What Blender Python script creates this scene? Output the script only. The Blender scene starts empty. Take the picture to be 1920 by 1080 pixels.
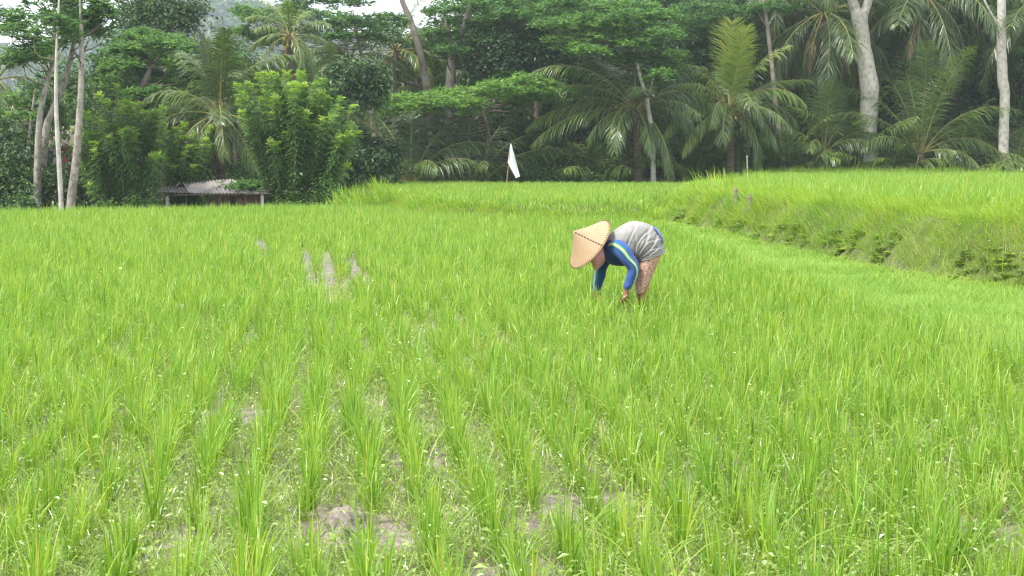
import bpy, bmesh, math
import numpy as np
from mathutils import Vector, Matrix

# ------------------------------------------------------------------ camera, world, sun, exposure
S = bpy.context.scene
C = S.collection
PITCH = math.radians(5.014)
CAM_H = 1.6
F = 2666.67                                   # focal length in pixels of a 1920 wide frame (50 mm on 36 mm)
cam = bpy.data.cameras.new('camera'); cam.lens = 50; cam.sensor_width = 36
cam.clip_start = 0.05; cam.clip_end = 3000
co = bpy.data.objects.new('camera', cam); C.objects.link(co)
co.location = (0, 0, CAM_H); co.rotation_euler = (math.pi/2 - PITCH, 0, 0)
S.camera = co

SUN_EL, SUN_AZ = 58.0, -120.0                 # azimuth: degrees clockwise from +Y (ahead of the camera)
w = bpy.data.worlds.new('World'); S.world = w; w.use_nodes = True
nt = w.node_tree; nt.nodes.clear()
wo = nt.nodes.new('ShaderNodeOutputWorld'); bg = nt.nodes.new('ShaderNodeBackground')
sky = nt.nodes.new('ShaderNodeTexSky'); sky.sky_type = 'NISHITA'; sky.sun_disc = False
sky.sun_elevation = math.radians(SUN_EL); sky.sun_rotation = math.radians(SUN_AZ)
sky.air_density = 1.0; sky.dust_density = 3.0; sky.ozone_density = 1.0
# thin bright cloud cover over the blue
tc = nt.nodes.new('ShaderNodeTexCoord'); mp = nt.nodes.new('ShaderNodeMapping'); mp.inputs['Scale'].default_value = (1.5, 1.5, 4)
nz = nt.nodes.new('ShaderNodeTexNoise'); nz.inputs['Scale'].default_value = 2.2; nz.inputs['Detail'].default_value = 6
rp = nt.nodes.new('ShaderNodeMapRange'); rp.inputs[1].default_value = 0.25; rp.inputs[2].default_value = 0.6; rp.inputs[3].default_value = 0.72; rp.inputs[4].default_value = 0.97
mx = nt.nodes.new('ShaderNodeMix'); mx.data_type = 'RGBA'
mx.inputs[7].default_value = (8.6, 9.0, 9.5, 1)
nt.links.new(tc.outputs['Generated'], mp.inputs[0]); nt.links.new(mp.outputs[0], nz.inputs['Vector'])
nt.links.new(nz.outputs['Fac'], rp.inputs[0]); nt.links.new(rp.outputs[0], mx.inputs[0])
nt.links.new(sky.outputs[0], mx.inputs[6]); nt.links.new(mx.outputs[2], bg.inputs[0])
bg.inputs[1].default_value = 0.088
nt.links.new(bg.outputs[0], wo.inputs[0])

sl = bpy.data.lights.new('sun', 'SUN'); sl.energy = 2.5; sl.angle = math.radians(8); sl.color = (1.0, 0.95, 0.86)
so = bpy.data.objects.new('sun', sl); C.objects.link(so)
_e, _a = math.radians(SUN_EL), math.radians(SUN_AZ)
sd = Vector((math.sin(_a)*math.cos(_e), math.cos(_a)*math.cos(_e), math.sin(_e)))
so.rotation_euler = sd.to_track_quat('Z', 'Y').to_euler()
so.location = (0, 0, 60)
S.view_settings.view_transform = 'Standard'; S.view_settings.look = 'None'
S.view_settings.exposure = 1.32; S.view_settings.gamma = 1
S.render.engine = 'CYCLES'
cy = S.cycles
cy.max_bounces = 7; cy.diffuse_bounces = 3; cy.transmission_bounces = 5; cy.glossy_bounces = 2; cy.volume_bounces = 1; cy.transparent_max_bounces = 6
cy.caustics_reflective = False; cy.caustics_refractive = False
cy.use_denoising = True; cy.use_adaptive_sampling = False; cy.filter_width = 1.3

# ------------------------------------------------------------------ helpers
rng = np.random.default_rng(7)
A = lambda *v: np.array(v, float)
def W(px, py, Y):
    """world point at depth Y seen at pixel (px,py) of the 1920x1080 photograph"""
    xc, yc = (px-960)/F, (540-py)/F
    d = np.array([xc, math.cos(PITCH)+yc*math.sin(PITCH), -math.sin(PITCH)+yc*math.cos(PITCH)])
    t = Y/d[1]
    return np.array([0, 0, CAM_H]) + d*t
def nrm(v): return v/np.maximum(np.linalg.norm(v, axis=-1, keepdims=True), 1e-9)
def srgb(r, g, b):
    f = lambda c: (c/255/12.92) if c/255 <= .04045 else ((c/255+.055)/1.055)**2.4
    return (f(r), f(g), f(b), 1)

class MB:
    def __init__(s): s.v=[]; s.f=[]; s.t=[]; s.n=0; s.m=[]
    def add(s, v, f, t=0.5, m=0):
        v=np.asarray(v,float).reshape(-1,3); f=np.asarray(f,int).reshape(-1,4)
        s.v.append(v); s.f.append(f+s.n); s.n+=len(v)
        s.t.append(np.broadcast_to(np.asarray(t,float),(len(v),)))
        s.m.append(np.full(len(f), m))
    def build(s, name, mats, parent=None, smooth=False, loc=None):
        v=np.concatenate(s.v); f=np.concatenate(s.f); t=np.concatenate(s.t); mi=np.concatenate(s.m)
        if loc is not None: v=v-np.asarray(loc)
        me=bpy.data.meshes.new(name)
        me.vertices.add(len(v)); me.vertices.foreach_set('co', v.astype(np.float32).ravel())
        me.loops.add(4*len(f)); me.loops.foreach_set('vertex_index', f.astype(np.int32).ravel())
        me.polygons.add(len(f)); me.polygons.foreach_set('loop_start', np.arange(0,4*len(f),4,dtype=np.int32))
        me.polygons.foreach_set('loop_total', np.full(len(f),4,dtype=np.int32))
        me.polygons.foreach_set('use_smooth', np.full(len(f),bool(smooth)))
        if not isinstance(mats,(list,tuple)): mats=[mats]
        for mm in mats: me.materials.append(mm)
        if len(mats)>1: me.polygons.foreach_set('material_index', mi.astype(np.int32))
        a=me.attributes.new('tint','FLOAT','POINT'); a.data.foreach_set('value', t.astype(np.float32))
        me.update(calc_edges=True); me.validate()
        o=bpy.data.objects.new(name, me); C.objects.link(o)
        if loc is not None and parent is None: o.location=loc
        if parent is not None: o.parent=parent
        return o

def tag(o, label=None, cat=None, group=None, kind=None):
    if label: o['label']=label
    if cat: o['category']=cat
    if group: o['group']=group
    if kind: o['kind']=kind
    return o
def empty(name, loc, label, cat, group=None):
    o=bpy.data.objects.new(name, None); C.objects.link(o); o.location=tuple(loc); o.empty_display_size=.2
    return tag(o,label,cat,group)
def copy_tree(o, parent=None):
    c=o.copy(); C.objects.link(c)
    if parent is not None: c.parent=parent
    for ch in list(o.children): copy_tree(ch, c)
    return c

def catmull(P, n):
    P=np.asarray(P,float)
    if len(P)<3:
        t=np.linspace(0,1,n)[:,None]; return P[0]*(1-t)+P[-1]*t
    Q=np.vstack([2*P[0]-P[1],P,2*P[-1]-P[-2]])
    u=np.linspace(0,len(P)-1-1e-9,n); i=u.astype(int); t=(u-i)[:,None]
    a,b,c,d=Q[i],Q[i+1],Q[i+2],Q[i+3]
    return .5*((2*b)+(-a+c)*t+(2*a-5*b+4*c-d)*t*t+(-a+3*b-3*c+d)*t**3)

def tube(mb, P, R, n=8, seg=None, tint=.5, m=0, cap=True, wob=0):
    """tapered tube along control points P with radii R"""
    P=np.asarray(P,float); R=np.broadcast_to(np.asarray(R,float),(len(P),))
    seg=seg or max(4,3*len(P))
    Q=catmull(np.hstack([P,R[:,None]]),seg); P,R=Q[:,:3],np.maximum(Q[:,3],.001)
    T=nrm(np.gradient(P,axis=0))
    ref=np.where(np.abs(T[:,2:3])>.8,A(1,0,0),A(0,0,1))
    ref=np.tile(A(1,0,0),(seg,1)) if abs(T[:,2]).mean()>.6 else np.tile(A(0,0,1),(seg,1))
    X=nrm(np.cross(ref,T)); Y=np.cross(T,X)
    a=np.linspace(0,2*np.pi,n,endpoint=False)
    rr=R[:,None]*(1+wob*rng.standard_normal((seg,n)))
    V=P[:,None]+rr[...,None]*(np.cos(a)[None,:,None]*X[:,None]+np.sin(a)[None,:,None]*Y[:,None])
    i,j=np.meshgrid(np.arange(seg-1),np.arange(n),indexing='ij'); j2=(j+1)%n
    f=np.stack([i*n+j,i*n+j2,(i+1)*n+j2,(i+1)*n+j],-1).reshape(-1,4)
    V=V.reshape(-1,3)
    if cap:
        k=len(V); V=np.vstack([V,P[0],P[-1]])
        jj=np.arange(0,n,2); 
        f=np.vstack([f]+[[ [k,(q+2)%n,(q+1)%n,q] ] for q in jj]+[[ [k+1,(seg-1)*n+q,(seg-1)*n+(q+1)%n,(seg-1)*n+(q+2)%n] ] for q in jj])
    mb.add(V,f,tint,m)

def box(mb, c, s, tint=.5, m=0, R=None):
    v=A(*[[x,y,z] for z in(-.5,.5) for y in(-.5,.5) for x in(-.5,.5)])*np.asarray(s)
    if R is not None: v=v@np.asarray(R).T
    mb.add(v+np.asarray(c),[[0,2,3,1],[4,5,7,6],[0,1,5,4],[2,6,7,3],[0,4,6,2],[1,3,7,5]],tint,m)

def leaves(mb, c, d, nn, L, Wd, tint, fold=.15):
    """diamond leaves: base point c, direction d, normal nn"""
    c=np.asarray(c); d=nrm(d); s=nrm(np.cross(nn,d)); nn=np.cross(d,s)
    L=np.broadcast_to(L,(len(c),))[:,None]; Wd=np.broadcast_to(Wd,(len(c),))[:,None]
    mid=c+d*L*.45+nn*L*fold
    V=np.stack([c,mid+s*Wd*.5,c+d*L-nn*L*fold*.4,mid-s*Wd*.5],1)
    N=len(c); f=np.arange(4*N).reshape(N,4)
    mb.add(V.reshape(-1,3),f,np.repeat(np.broadcast_to(tint,(N,)),4))

def blades(mb, base, az, h, lean, curl, wd, nseg, tint, tw=.6):
    """grass blades: ribbons that rise from base and arch over towards az"""
    N=len(base); h=np.broadcast_to(h,(N,)); t=np.linspace(0,1,nseg+1)
    dx=np.stack([np.cos(az),np.sin(az),0*az],-1)
    a2=az+np.pi/2+rng.normal(0,tw,N); sx=np.stack([np.cos(a2),np.sin(a2),0*a2],-1)
    hor=h[:,None]*(lean[:,None]*t+curl[:,None]*t**2.2)
    ver=h[:,None]*(t*np.cos(np.minimum(lean,1.2))[:,None]-.62*curl[:,None]*t**3)
    P=base[:,None]+dx[:,None]*hor[...,None]; P[...,2]+=ver
    prof=np.interp(t,[0,.35,.7,1],[.7,1,.75,.06])
    hw=.5*np.broadcast_to(wd,(N,))[:,None]*prof
    Lp=P+sx[:,None]*hw[...,None]; Rp=P-sx[:,None]*hw[...,None]
    V=np.stack([Lp,Rp],2).reshape(-1,3); k=(nseg+1)*2
    q=np.array([[2*i,2*i+1,2*i+3,2*i+2] for i in range(nseg)])
    f=(np.arange(N)[:,None,None]*k+q).reshape(-1,4)
    mb.add(V,f,np.repeat(np.broadcast_to(tint,(N,)),k))

def vnoise(x,y,s=1.0,seed=0):
    """smooth value noise 0..1"""
    x=np.asarray(x)/s; y=np.asarray(y)/s
    i=np.floor(x).astype(np.int64); j=np.floor(y).astype(np.int64); u=x-i; v=y-j
    u=u*u*(3-2*u); v=v*v*(3-2*v)
    def hsh(a,b):
        n=(a*374761393+b*668265263+seed*1442695041)&0x7fffffff
        n=((n^(n>>13))*1274126177)&0x7fffffff
        return ((n^(n>>16))&0xffff)/65535.
    return (hsh(i,j)*(1-u)+hsh(i+1,j)*u)*(1-v)+(hsh(i,j+1)*(1-u)+hsh(i+1,j+1)*u)*v
def fbm(x,y,s,o=3,seed=0): return sum(vnoise(x,y,s/2**k,seed+k)*.5**k for k in range(o))/sum(.5**k for k in range(o))

# ------------------------------------------------------------------ materials
def newmat(name):
    m=bpy.data.materials.new(name); m.use_nodes=True; n=m.node_tree; n.nodes.clear()
    out=n.nodes.new('ShaderNodeOutputMaterial'); return m,n,out
def ramp(n, stops, interp='LINEAR'):
    r=n.nodes.new('ShaderNodeValToRGB'); r.color_ramp.interpolation=interp; e=r.color_ramp.elements
    while len(e)<len(stops): e.new(.5)
    for k,(p,c) in enumerate(stops): e[k].position=p; e[k].color=c if len(c)==4 else (*c,1)
    return r
def leaf_mat(name, stops, trans=.35, rough=.45, spec=.4, tcol=(1.25,1.3,.55), patch=0.0, pscale=.5):
    m,n,out=newmat(name); L=n.links.new
    at=n.nodes.new('ShaderNodeAttribute'); at.attribute_name='tint'
    r=ramp(n,stops); fac=at.outputs['Fac']
    if patch:
        g=n.nodes.new('ShaderNodeNewGeometry'); z=n.nodes.new('ShaderNodeTexNoise'); z.inputs['Scale'].default_value=pscale; z.inputs['Detail'].default_value=3
        L(g.outputs['Position'],z.inputs['Vector'])
        ma=n.nodes.new('ShaderNodeMath'); ma.operation='MULTIPLY_ADD'; L(z.outputs['Fac'],ma.inputs[0]); ma.inputs[1].default_value=patch; 
        sb=n.nodes.new('ShaderNodeMath'); sb.operation='SUBTRACT'; L(fac,sb.inputs[0]); sb.inputs[1].default_value=patch*.5; L(sb.outputs[0],ma.inputs[2]); fac=ma.outputs[0]
    L(fac,r.inputs[0])
    p=n.nodes.new('ShaderNodeBsdfPrincipled'); p.inputs['Roughness'].default_value=rough; p.inputs['Specular IOR Level'].default_value=spec
    L(r.outputs[0],p.inputs['Base Color'])
    t=n.nodes.new('ShaderNodeBsdfTranslucent'); mu=n.nodes.new('ShaderNodeMix'); mu.data_type='RGBA'; mu.blend_type='MULTIPLY'; mu.inputs[0].default_value=1
    L(r.outputs[0],mu.inputs[6]); mu.inputs[7].default_value=(*tcol,1); L(mu.outputs[2],t.inputs[0])
    ms=n.nodes.new('ShaderNodeMixShader'); ms.inputs[0].default_value=trans
    L(p.outputs[0],ms.inputs[1]); L(t.outputs[0],ms.inputs[2]); L(ms.outputs[0],out.inputs[0])
    return m
def noisy_mat(name, stops, scale=6, detail=5, rough=.8, bump=.3, bscale=None, stretch=(1,1,1), spec=.3, coords='Object', tintmix=0):
    m,n,out=newmat(name); L=n.links.new
    tcn=n.nodes.new('ShaderNodeTexCoord'); mpn=n.nodes.new('ShaderNodeMapping'); mpn.inputs['Scale'].default_value=stretch
    L(tcn.outputs[coords],mpn.inputs[0])
    z=n.nodes.new('ShaderNodeTexNoise'); z.inputs['Scale'].default_value=scale; z.inputs['Detail'].default_value=detail; L(mpn.outputs[0],z.inputs['Vector'])
    r=ramp(n,stops); L(z.outputs['Fac'],r.inputs[0])
    p=n.nodes.new('ShaderNodeBsdfPrincipled'); p.inputs['Roughness'].default_value=rough; p.inputs['Specular IOR Level'].default_value=spec
    L(r.outputs[0],p.inputs['Base Color'])
    if bump:
        z2=n.nodes.new('ShaderNodeTexNoise'); z2.inputs['Scale'].default_value=bscale or scale*3; z2.inputs['Detail'].default_value=6; L(mpn.outputs[0],z2.inputs['Vector'])
        b=n.nodes.new('ShaderNodeBump'); b.inputs['Strength'].default_value=bump; b.inputs['Distance'].default_value=.05
        L(z2.outputs['Fac'],b.inputs['Height']); L(b.outputs[0],p.inputs['Normal'])
    L(p.outputs[0],out.inputs[0]); return m

M={}
M['rice']=leaf_mat('rice_leaf',[(0,(.12,.24,.018)),(.25,(.175,.34,.038)),(.55,(.25,.43,.057)),(.85,(.385,.53,.068)),(1,(.52,.47,.16))],trans=.42,rough=.42,spec=.6,tcol=(1.25,1.2,.6),patch=.3,pscale=.35)
M['bank']=leaf_mat('bank_grass_leaf',[(0,(.12,.24,.025)),(.45,(.24,.43,.045)),(.8,(.38,.53,.06)),(1,(.50,.42,.13))],trans=.38,rough=.5,spec=.35,tcol=(1.2,1.15,.6),patch=.5,pscale=.8)
M['fine']=leaf_mat('fine_grass_leaf',[(0,(.13,.26,.035)),(.5,(.225,.405,.06)),(1,(.38,.50,.12))],trans=.35,rough=.5,spec=.35,patch=.4,pscale=.9)
M['weed']=leaf_mat('weed_leaf',[(0,(.12,.22,.03)),(.5,(.26,.37,.06)),(.8,(.36,.45,.13)),(1,(.38,.47,.24))],trans=.3,rough=.28,spec=.6)  # palest stop: glint of the sky put into the leaf colour
M['fern']=leaf_mat('fern_leaf',[(0,(.06,.12,.02)),(.5,(.16,.28,.03)),(1,(.36,.42,.05))],trans=.3,rough=.4)
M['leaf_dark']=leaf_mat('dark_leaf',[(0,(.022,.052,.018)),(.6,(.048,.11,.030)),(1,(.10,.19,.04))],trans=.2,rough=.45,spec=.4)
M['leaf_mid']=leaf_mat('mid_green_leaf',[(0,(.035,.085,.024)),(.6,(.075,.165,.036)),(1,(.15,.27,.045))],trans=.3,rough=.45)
M['leaf_feather']=leaf_mat('feathery_leaf',[(0,(.04,.105,.03)),(.6,(.085,.20,.045)),(1,(.19,.34,.05))],trans=.35,rough=.5,spec=.3)
M['leaf_lime']=leaf_mat('lime_tipped_leaf',[(0,(.07,.15,.055)),(.5,(.145,.265,.085)),(.78,(.23,.37,.08)),(1,(.34,.47,.085))],trans=.5,rough=.5,spec=.3)
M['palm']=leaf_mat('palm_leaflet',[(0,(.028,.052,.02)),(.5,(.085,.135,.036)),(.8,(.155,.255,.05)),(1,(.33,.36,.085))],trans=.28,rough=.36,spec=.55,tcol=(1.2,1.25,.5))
M['hill_leaf']=leaf_mat('hill_tree_leaf',[(0,(.03,.07,.025)),(1,(.07,.15,.03))],trans=.2,rough=.6)
M['bark_pale']=noisy_mat('pale_grey_bark',[(.3,(.11,.095,.075)),(.5,(.29,.26,.22)),(.75,(.42,.39,.34))],scale=6,stretch=(1,1,.7),rough=.85,bump=.35)
M['bark_grey']=noisy_mat('grey_brown_bark',[(.3,(.13,.11,.09)),(.55,(.25,.215,.18)),(.75,(.35,.31,.27))],scale=3,stretch=(1,1,.7),rough=.85,bump=.35)  # warm grey-brown, darkened so the tone holds the shade under the crowns
M['bark_white']=noisy_mat('whitish_bark',[(.25,(.20,.175,.15)),(.4,(.40,.37,.325)),(.55,(.49,.46,.41)),(.75,(.56,.53,.48))],scale=5,detail=8,stretch=(1,1,.8),rough=.85,bump=.3)
M['bark_brown']=noisy_mat('brown_bark',[(.3,(.07,.055,.04)),(.7,(.17,.14,.11))],scale=4,stretch=(1,1,.5),rough=.9,bump=.5)
M['bark_palm']=noisy_mat('palm_bark',[(.3,(.07,.05,.035)),(.7,(.19,.145,.105))],scale=4,stretch=(.6,.6,4),rough=.9,bump=.8)
M['palm_dry']=leaf_mat('dry_palm_leaflet',[(0,(.10,.07,.04)),(1,(.26,.19,.11))],trans=.2,rough=.7,spec=.2,tcol=(1.1,1,.8))
M['rachis']=noisy_mat('frond_stalk',[(.3,(.16,.16,.05)),(.7,(.30,.27,.09))],scale=5,rough=.6,bump=.1)
M['coconut']=noisy_mat('coconut_husk',[(.3,(.30,.20,.03)),(.7,(.48,.33,.05))],scale=5,rough=.5,bump=.1)
M['wood_old']=noisy_mat('weathered_wood',[(.3,(.13,.10,.08)),(.7,(.33,.28,.23))],scale=8,stretch=(1,1,.15),rough=.9,bump=.6)
M['bamboo']=noisy_mat('dry_bamboo',[(.3,(.26,.17,.08)),(.7,(.42,.30,.16))],scale=8,stretch=(1,1,.2),rough=.6,bump=.1)
M['white_cloth']=noisy_mat('white_cloth',[(.3,(.74,.75,.77)),(.7,(.82,.83,.84))],scale=3,rough=.9,bump=.15)
M['stalk']=noisy_mat('pale_stalk',[(.3,(.40,.44,.22)),(.7,(.56,.58,.36))],scale=6,rough=.7,bump=0)

# ------------------------------------------------------------------ terrain
def sdist(poly,x,y):
    """signed distance to polygon, positive inside"""
    P=np.asarray(poly,float); d=np.full(np.shape(x),1e9); ins=np.zeros(np.shape(x),bool)
    for a,b in zip(P,np.roll(P,-1,0)):
        e=b-a; t=np.clip(((x-a[0])*e[0]+(y-a[1])*e[1])/(e@e),0,1)
        d=np.minimum(d,np.hypot(x-a[0]-t*e[0],y-a[1]-t*e[1]))
        c=((a[1]>y)!=(b[1]>y)); 
        with np.errstate(divide='ignore',invalid='ignore'):
            ins^= c&(x<(b[0]-a[0])*(y-a[1])/(b[1]-a[1]+1e-12)+a[0])
    return np.where(ins,d,-d)
sst=lambda t:(lambda u:u*u*(3-2*u))(np.clip(t,0,1))
R_POLY=[(3.75,34.7),(4.5,27.7),(5.0,21.3),(5.25,18.5),(5.85,16.3),(7.8,13.2),(11,10.5),(60,8),(60,79),(11.5,79),(9.2,65),(5.4,45),(4.0,38)]
M_POLY=[(-4.7,49),(-2.75,40.6),(-.4,38.0),(1.9,36.9),(4.2,35.6),(6.5,45),(10,65),(13,72),(-7.5,72),(-6,58)]
B_POLY=[(3.25,34),(3.4,30),(3.45,19.6),(3.5,15.7),(3.7,12.3),(4.5,9.4),(6.6,6.2),(10,4),(14,4),(13,9),(7.8,13.2),(5.85,16.3),(5.25,18.5),(5.0,21.3),(4.5,27.7),(3.95,34.7)]
F_POLY=[(-40,36),(-16,42.2),(-10,45.3),(-4.2,49.5),(0,47),(20,47),(20,-10),(-40,-10)]
RH,MH=.85,.45
def dR(x,y): return sdist(R_POLY,x,y)
def dM(x,y): return sdist(M_POLY,x,y)
def dB(x,y): return sdist(B_POLY,x,y)
def dF(x,y): return sdist(F_POLY,x,y)
def height(x,y,detail=True):
    x=np.asarray(x,float); y=np.asarray(y,float)
    n=fbm(x,y,1.2,3,3)-.5
    floor=-1.3+.9*sst((x+6)/6)*sst((y-50)/20)+.25*(fbm(x,y,6,2,9)-.5)
    f=floor*(1-sst((dF(x,y)+1.6)/1.6))
    r=dR(x,y); m=dM(x,y); b=dB(x,y)
    h=np.maximum(f, np.where(b>-.35,.13*sst((b+.3)/.5),f-1))
    hm=MH*sst((m+.2+.5*n)/np.interp(x,[-3.2,-1.2,1.2],[.85,1.3,2.3]))
    hm=np.where(m>-.6, np.maximum(h,hm),h)
    # behind the middle terrace the land falls again
    h=np.where(m>-.7,np.maximum(hm,h),h)
    hr=RH*sst((r+.1+.45*n)/.85)
    h=np.where(r>-.5,np.maximum(h,hr),h)
    if detail:
        near=np.clip((13-y)/4,0,1)*(dF(x,y)>0)
        h=h+near*(.06*(fbm(x,y,.35,4,21)-.5)+.03*(fbm(x,y,.08,2,5)-.5))
        for (cx,cyy,rx,ry,hh) in CLODS:
            q=np.sqrt(((x-cx)/rx)**2+((y-cyy)/ry)**2)
            h=h+hh*np.clip(1.25*(1-q)+1.5*(fbm(x,y,.10,3,33)-.55),0,.75)*(q<1.3)*(.6+.8*fbm(x,y,.045,2,35))
    return h
gp=lambda px,py:W(px,py,1.6*F/(py-306))
CLODS=[]
for px,py,rx,ry,hh in [(632,1015,.13,.16,.10),(655,990,.12,.14,.10),(610,1050,.14,.12,.07),(670,1060,.12,.12,.07),(340,1020,.07,.1,.05),(985,985,.1,.15,.04),(1010,1050,.12,.14,.035)]:
    g=gp(px,py); CLODS.append((g[0],g[1],rx,ry,hh))

M['mud']=noisy_mat('wet_mud',[(.3,(.075,.056,.045)),(.48,(.19,.148,.124)),(.68,(.33,.27,.235))],scale=9,detail=9,rough=.34,bump=1.0,bscale=22,spec=.5,coords='Object')
M['soil']=noisy_mat('grassy_soil',[(.3,(.07,.09,.025)),(.7,(.15,.18,.055))],scale=3,rough=.95,bump=.6)
M['litter']=noisy_mat('forest_litter',[(.3,(.03,.026,.016)),(.7,(.085,.07,.04))],scale=2,rough=.95,bump=.6)
xs=np.unique(np.concatenate([np.arange(-300,-45,15),np.arange(-45,-18,1.),np.arange(-18,20,.15),np.arange(-2.9,2.9,.035),np.arange(-1.4,.35,.016),np.arange(20,60,1.),np.arange(60,301,15)]).round(3))
ys=np.unique(np.concatenate([np.arange(-20,3.5,1.5),np.arange(3.5,9,.035),np.arange(5.2,6.6,.016),np.arange(9,14,.08),np.arange(14,52,.17),np.arange(52,90,.6),np.arange(90,420,10),[700,1200,2000]]).round(3))
X,Y=np.meshgrid(xs,ys); H=height(X,Y)
nx,ny=len(xs),len(ys)
i,j=np.meshgrid(np.arange(ny-1),np.arange(nx-1),indexing='ij')
fq=np.stack([i*nx+j,i*nx+j+1,(i+1)*nx+j+1,(i+1)*nx+j],-1).reshape(-1,4)
cx,cyy=X.ravel()[fq].mean(1),Y.ravel()[fq].mean(1)
mi=np.where(dF(cx,cyy)>-.2,0,2)
mi=np.where((dB(cx,cyy)>-.25),1,mi); mi=np.where(dM(cx,cyy)>-.3,1,mi); mi=np.where(dR(cx,cyy)>-.4,1,mi); mi=np.where((mi!=1)&(dF(cx,cyy)<.5)&(dF(cx,cyy)>-2.2)&(cyy>30),1,mi)
g=MB()
vv=np.stack([X,Y,H],-1).reshape(-1,3)
g.v=[vv]; g.f=[fq]; g.t=[np.full(len(vv),.5)]; g.m=[mi]; g.n=len(vv)
tag(g.build('ground',[M['mud'],M['soil'],M['litter']],smooth=True),kind='structure')

# ------------------------------------------------------------------ rice
ROW=-.135                                      # the rows run slightly left of straight ahead
def field_points(x0,x1,y0,y1,dr,da,seed):
    r=np.random.default_rng(seed)
    us=np.arange(x0-4,x1+8,dr); vs=np.arange(y0,y1,da); U,V=np.meshgrid(us,vs)
    U=U+r.normal(0,1,U.shape)*dr*np.clip(.08+(V-6)*.011,.09,.28)+.035*np.sin(V*.7+U*2.)+.025*np.sin(V*1.9+U*5.)
    V=V+r.normal(0,da*.25,V.shape)
    return np.stack([U+ROW*V,V],-1).reshape(-1,2)
def inview(p,m=2.2): return np.abs(p[:,0])<.36*p[:,1]*1.02+m
BARE=[]
for px,py,rx,ry in [(645,1010,.26,.42),(340,1040,.10,.22),(985,1010,.11,.2),(415,800,.12,.4),(255,552,.2,.3),(440,770,.1,.3),(790,655,.1,.7),(255,880,.1,.3),(665,770,.1,.3),(1120,1010,.06,.12),(545,950,.1,.25),(150,960,.1,.2)]:
    g0=gp(px,py); BARE.append((g0[0],g0[1],rx,ry))
LANES=[]
for (a,b,hw) in [((486,455),(494,486),.14),((569,470),(593,570),.11),((606,476),(632,585),.12),((655,490),(684,540),.11),((540,535),(545,560),.08),((786,620),(795,690),.07)]:
    LANES.append((gp(*a)[:2],gp(*b)[:2],hw))
def keep(p):
    k=np.ones(len(p),bool)
    for (x,y,rx,ry) in BARE: k&=((p[:,0]-x)/rx)**2+((p[:,1]-y)/ry)**2>1
    for a,b,hw in LANES:
        e=b-a; t=np.clip(((p-a)@e)/(e@e),-.02,1.02); k&=np.linalg.norm(p-a-t[:,None]*e,axis=1)>hw
    return k
main=field_points(-24,10,4.3,49,.252,.125,1)
main=main[inview(main)&(dF(main[:,0],main[:,1])>.3)&(dB(main[:,0],main[:,1])<-.05)&(dM(main[:,0],main[:,1])<-.1)&(dR(main[:,0],main[:,1])<-.3)]
main=main[keep(main)]
# patchy stand: thinner towards the near left, missing plants here and there
dens=fbm(main[:,0],main[:,1],1.6,2,77)
pm=np.clip((.52-dens)*1.4,0,.5)*np.clip((15-main[:,1])/7,.15,1)*np.clip((1.6-main[:,0])/3,.25,1)
main=main[rng.random(len(main))>pm+.04]
LEFT_PLOT=(main[:,1]>34.3+.12*main[:,0]*0)&(main[:,0]<-3.5)&(main[:,1]<36)
main=main[~LEFT_PLOT]
person_gap=(((main[:,0]-1.17)/.13)**2+((main[:,1]-14.4)/.8)**2>1)&(np.hypot(main[:,0]-1.38,main[:,1]-15.02)>.09)
main=main[person_gap]
order=np.argsort(main[:,1]); main=main[order]
dist=np.hypot(main[:,0],main[:,1])
visible=np.abs(main[:,0])<.365*main[:,1]+.05
near_idx=np.where(visible)[0]; near_idx=near_idx[np.argsort(dist[near_idx])][:300]
near_set=np.zeros(len(main),bool); near_set[near_idx]=True
def tuft_arrays(r,nb,hmean):
    az=r.uniform(0,2*np.pi,nb); rad=np.abs(r.normal(0,.021,nb))
    base=np.stack([rad*np.cos(az),rad*np.sin(az),np.full(nb,-.01)],-1)
    h=hmean*r.uniform(.5,1.12,nb); lean=np.abs(r.normal(.03,.07,nb)); curl=np.abs(r.normal(.06,.14,nb))
    old=r.random(nb)<.16; curl=np.where(old,curl+r.uniform(.2,.7,nb),curl); lean=np.where(old,lean+.3,lean); h=np.where(r.random(nb)<.25,h*.6,h)
    return base,az+r.normal(0,.4,nb),h,lean,curl
protos=[]
for k in range(14):
    mb=MB(); r=np.random.default_rng(100+k); nb=r.integers(20,46)
    b,az,h,le,cu=tuft_arrays(r,nb,.36)
    t=np.clip(r.normal(.45,.2,nb)+r.normal(0,.10),0,.9); t=np.where(r.random(nb)<.02,1,t)
    blades(mb,b,az,h,le,cu,r.uniform(.0045,.0085,nb),6,t)
    protos.append(mb)
proto_obj={}
hfield=.85+.3*fbm(main[:,0],main[:,1],2.5,2,5)
for n_,ii in enumerate(near_idx):
    k=n_%14; x,y=main[ii]
    if k not in proto_obj:
        o=protos[k].build('rice_plant',M['rice'])
        tag(o,'green rice plant standing in the muddy paddy rows closest to the viewer','rice plant','rice plants in the nearest rows'); proto_obj[k]=o
    else:
        o=proto_obj[k].copy(); C.objects.link(o)
    s=float(hfield[ii]*rng.uniform(.7,1.15))
    o.location=(x,y,float(height(x,y))-.005); o.rotation_euler=(rng.normal(0,.06),rng.normal(0,.06),rng.uniform(0,6.28)); o.scale=(s*rng.uniform(.9,1.2),s*rng.uniform(.9,1.2),s)
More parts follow.
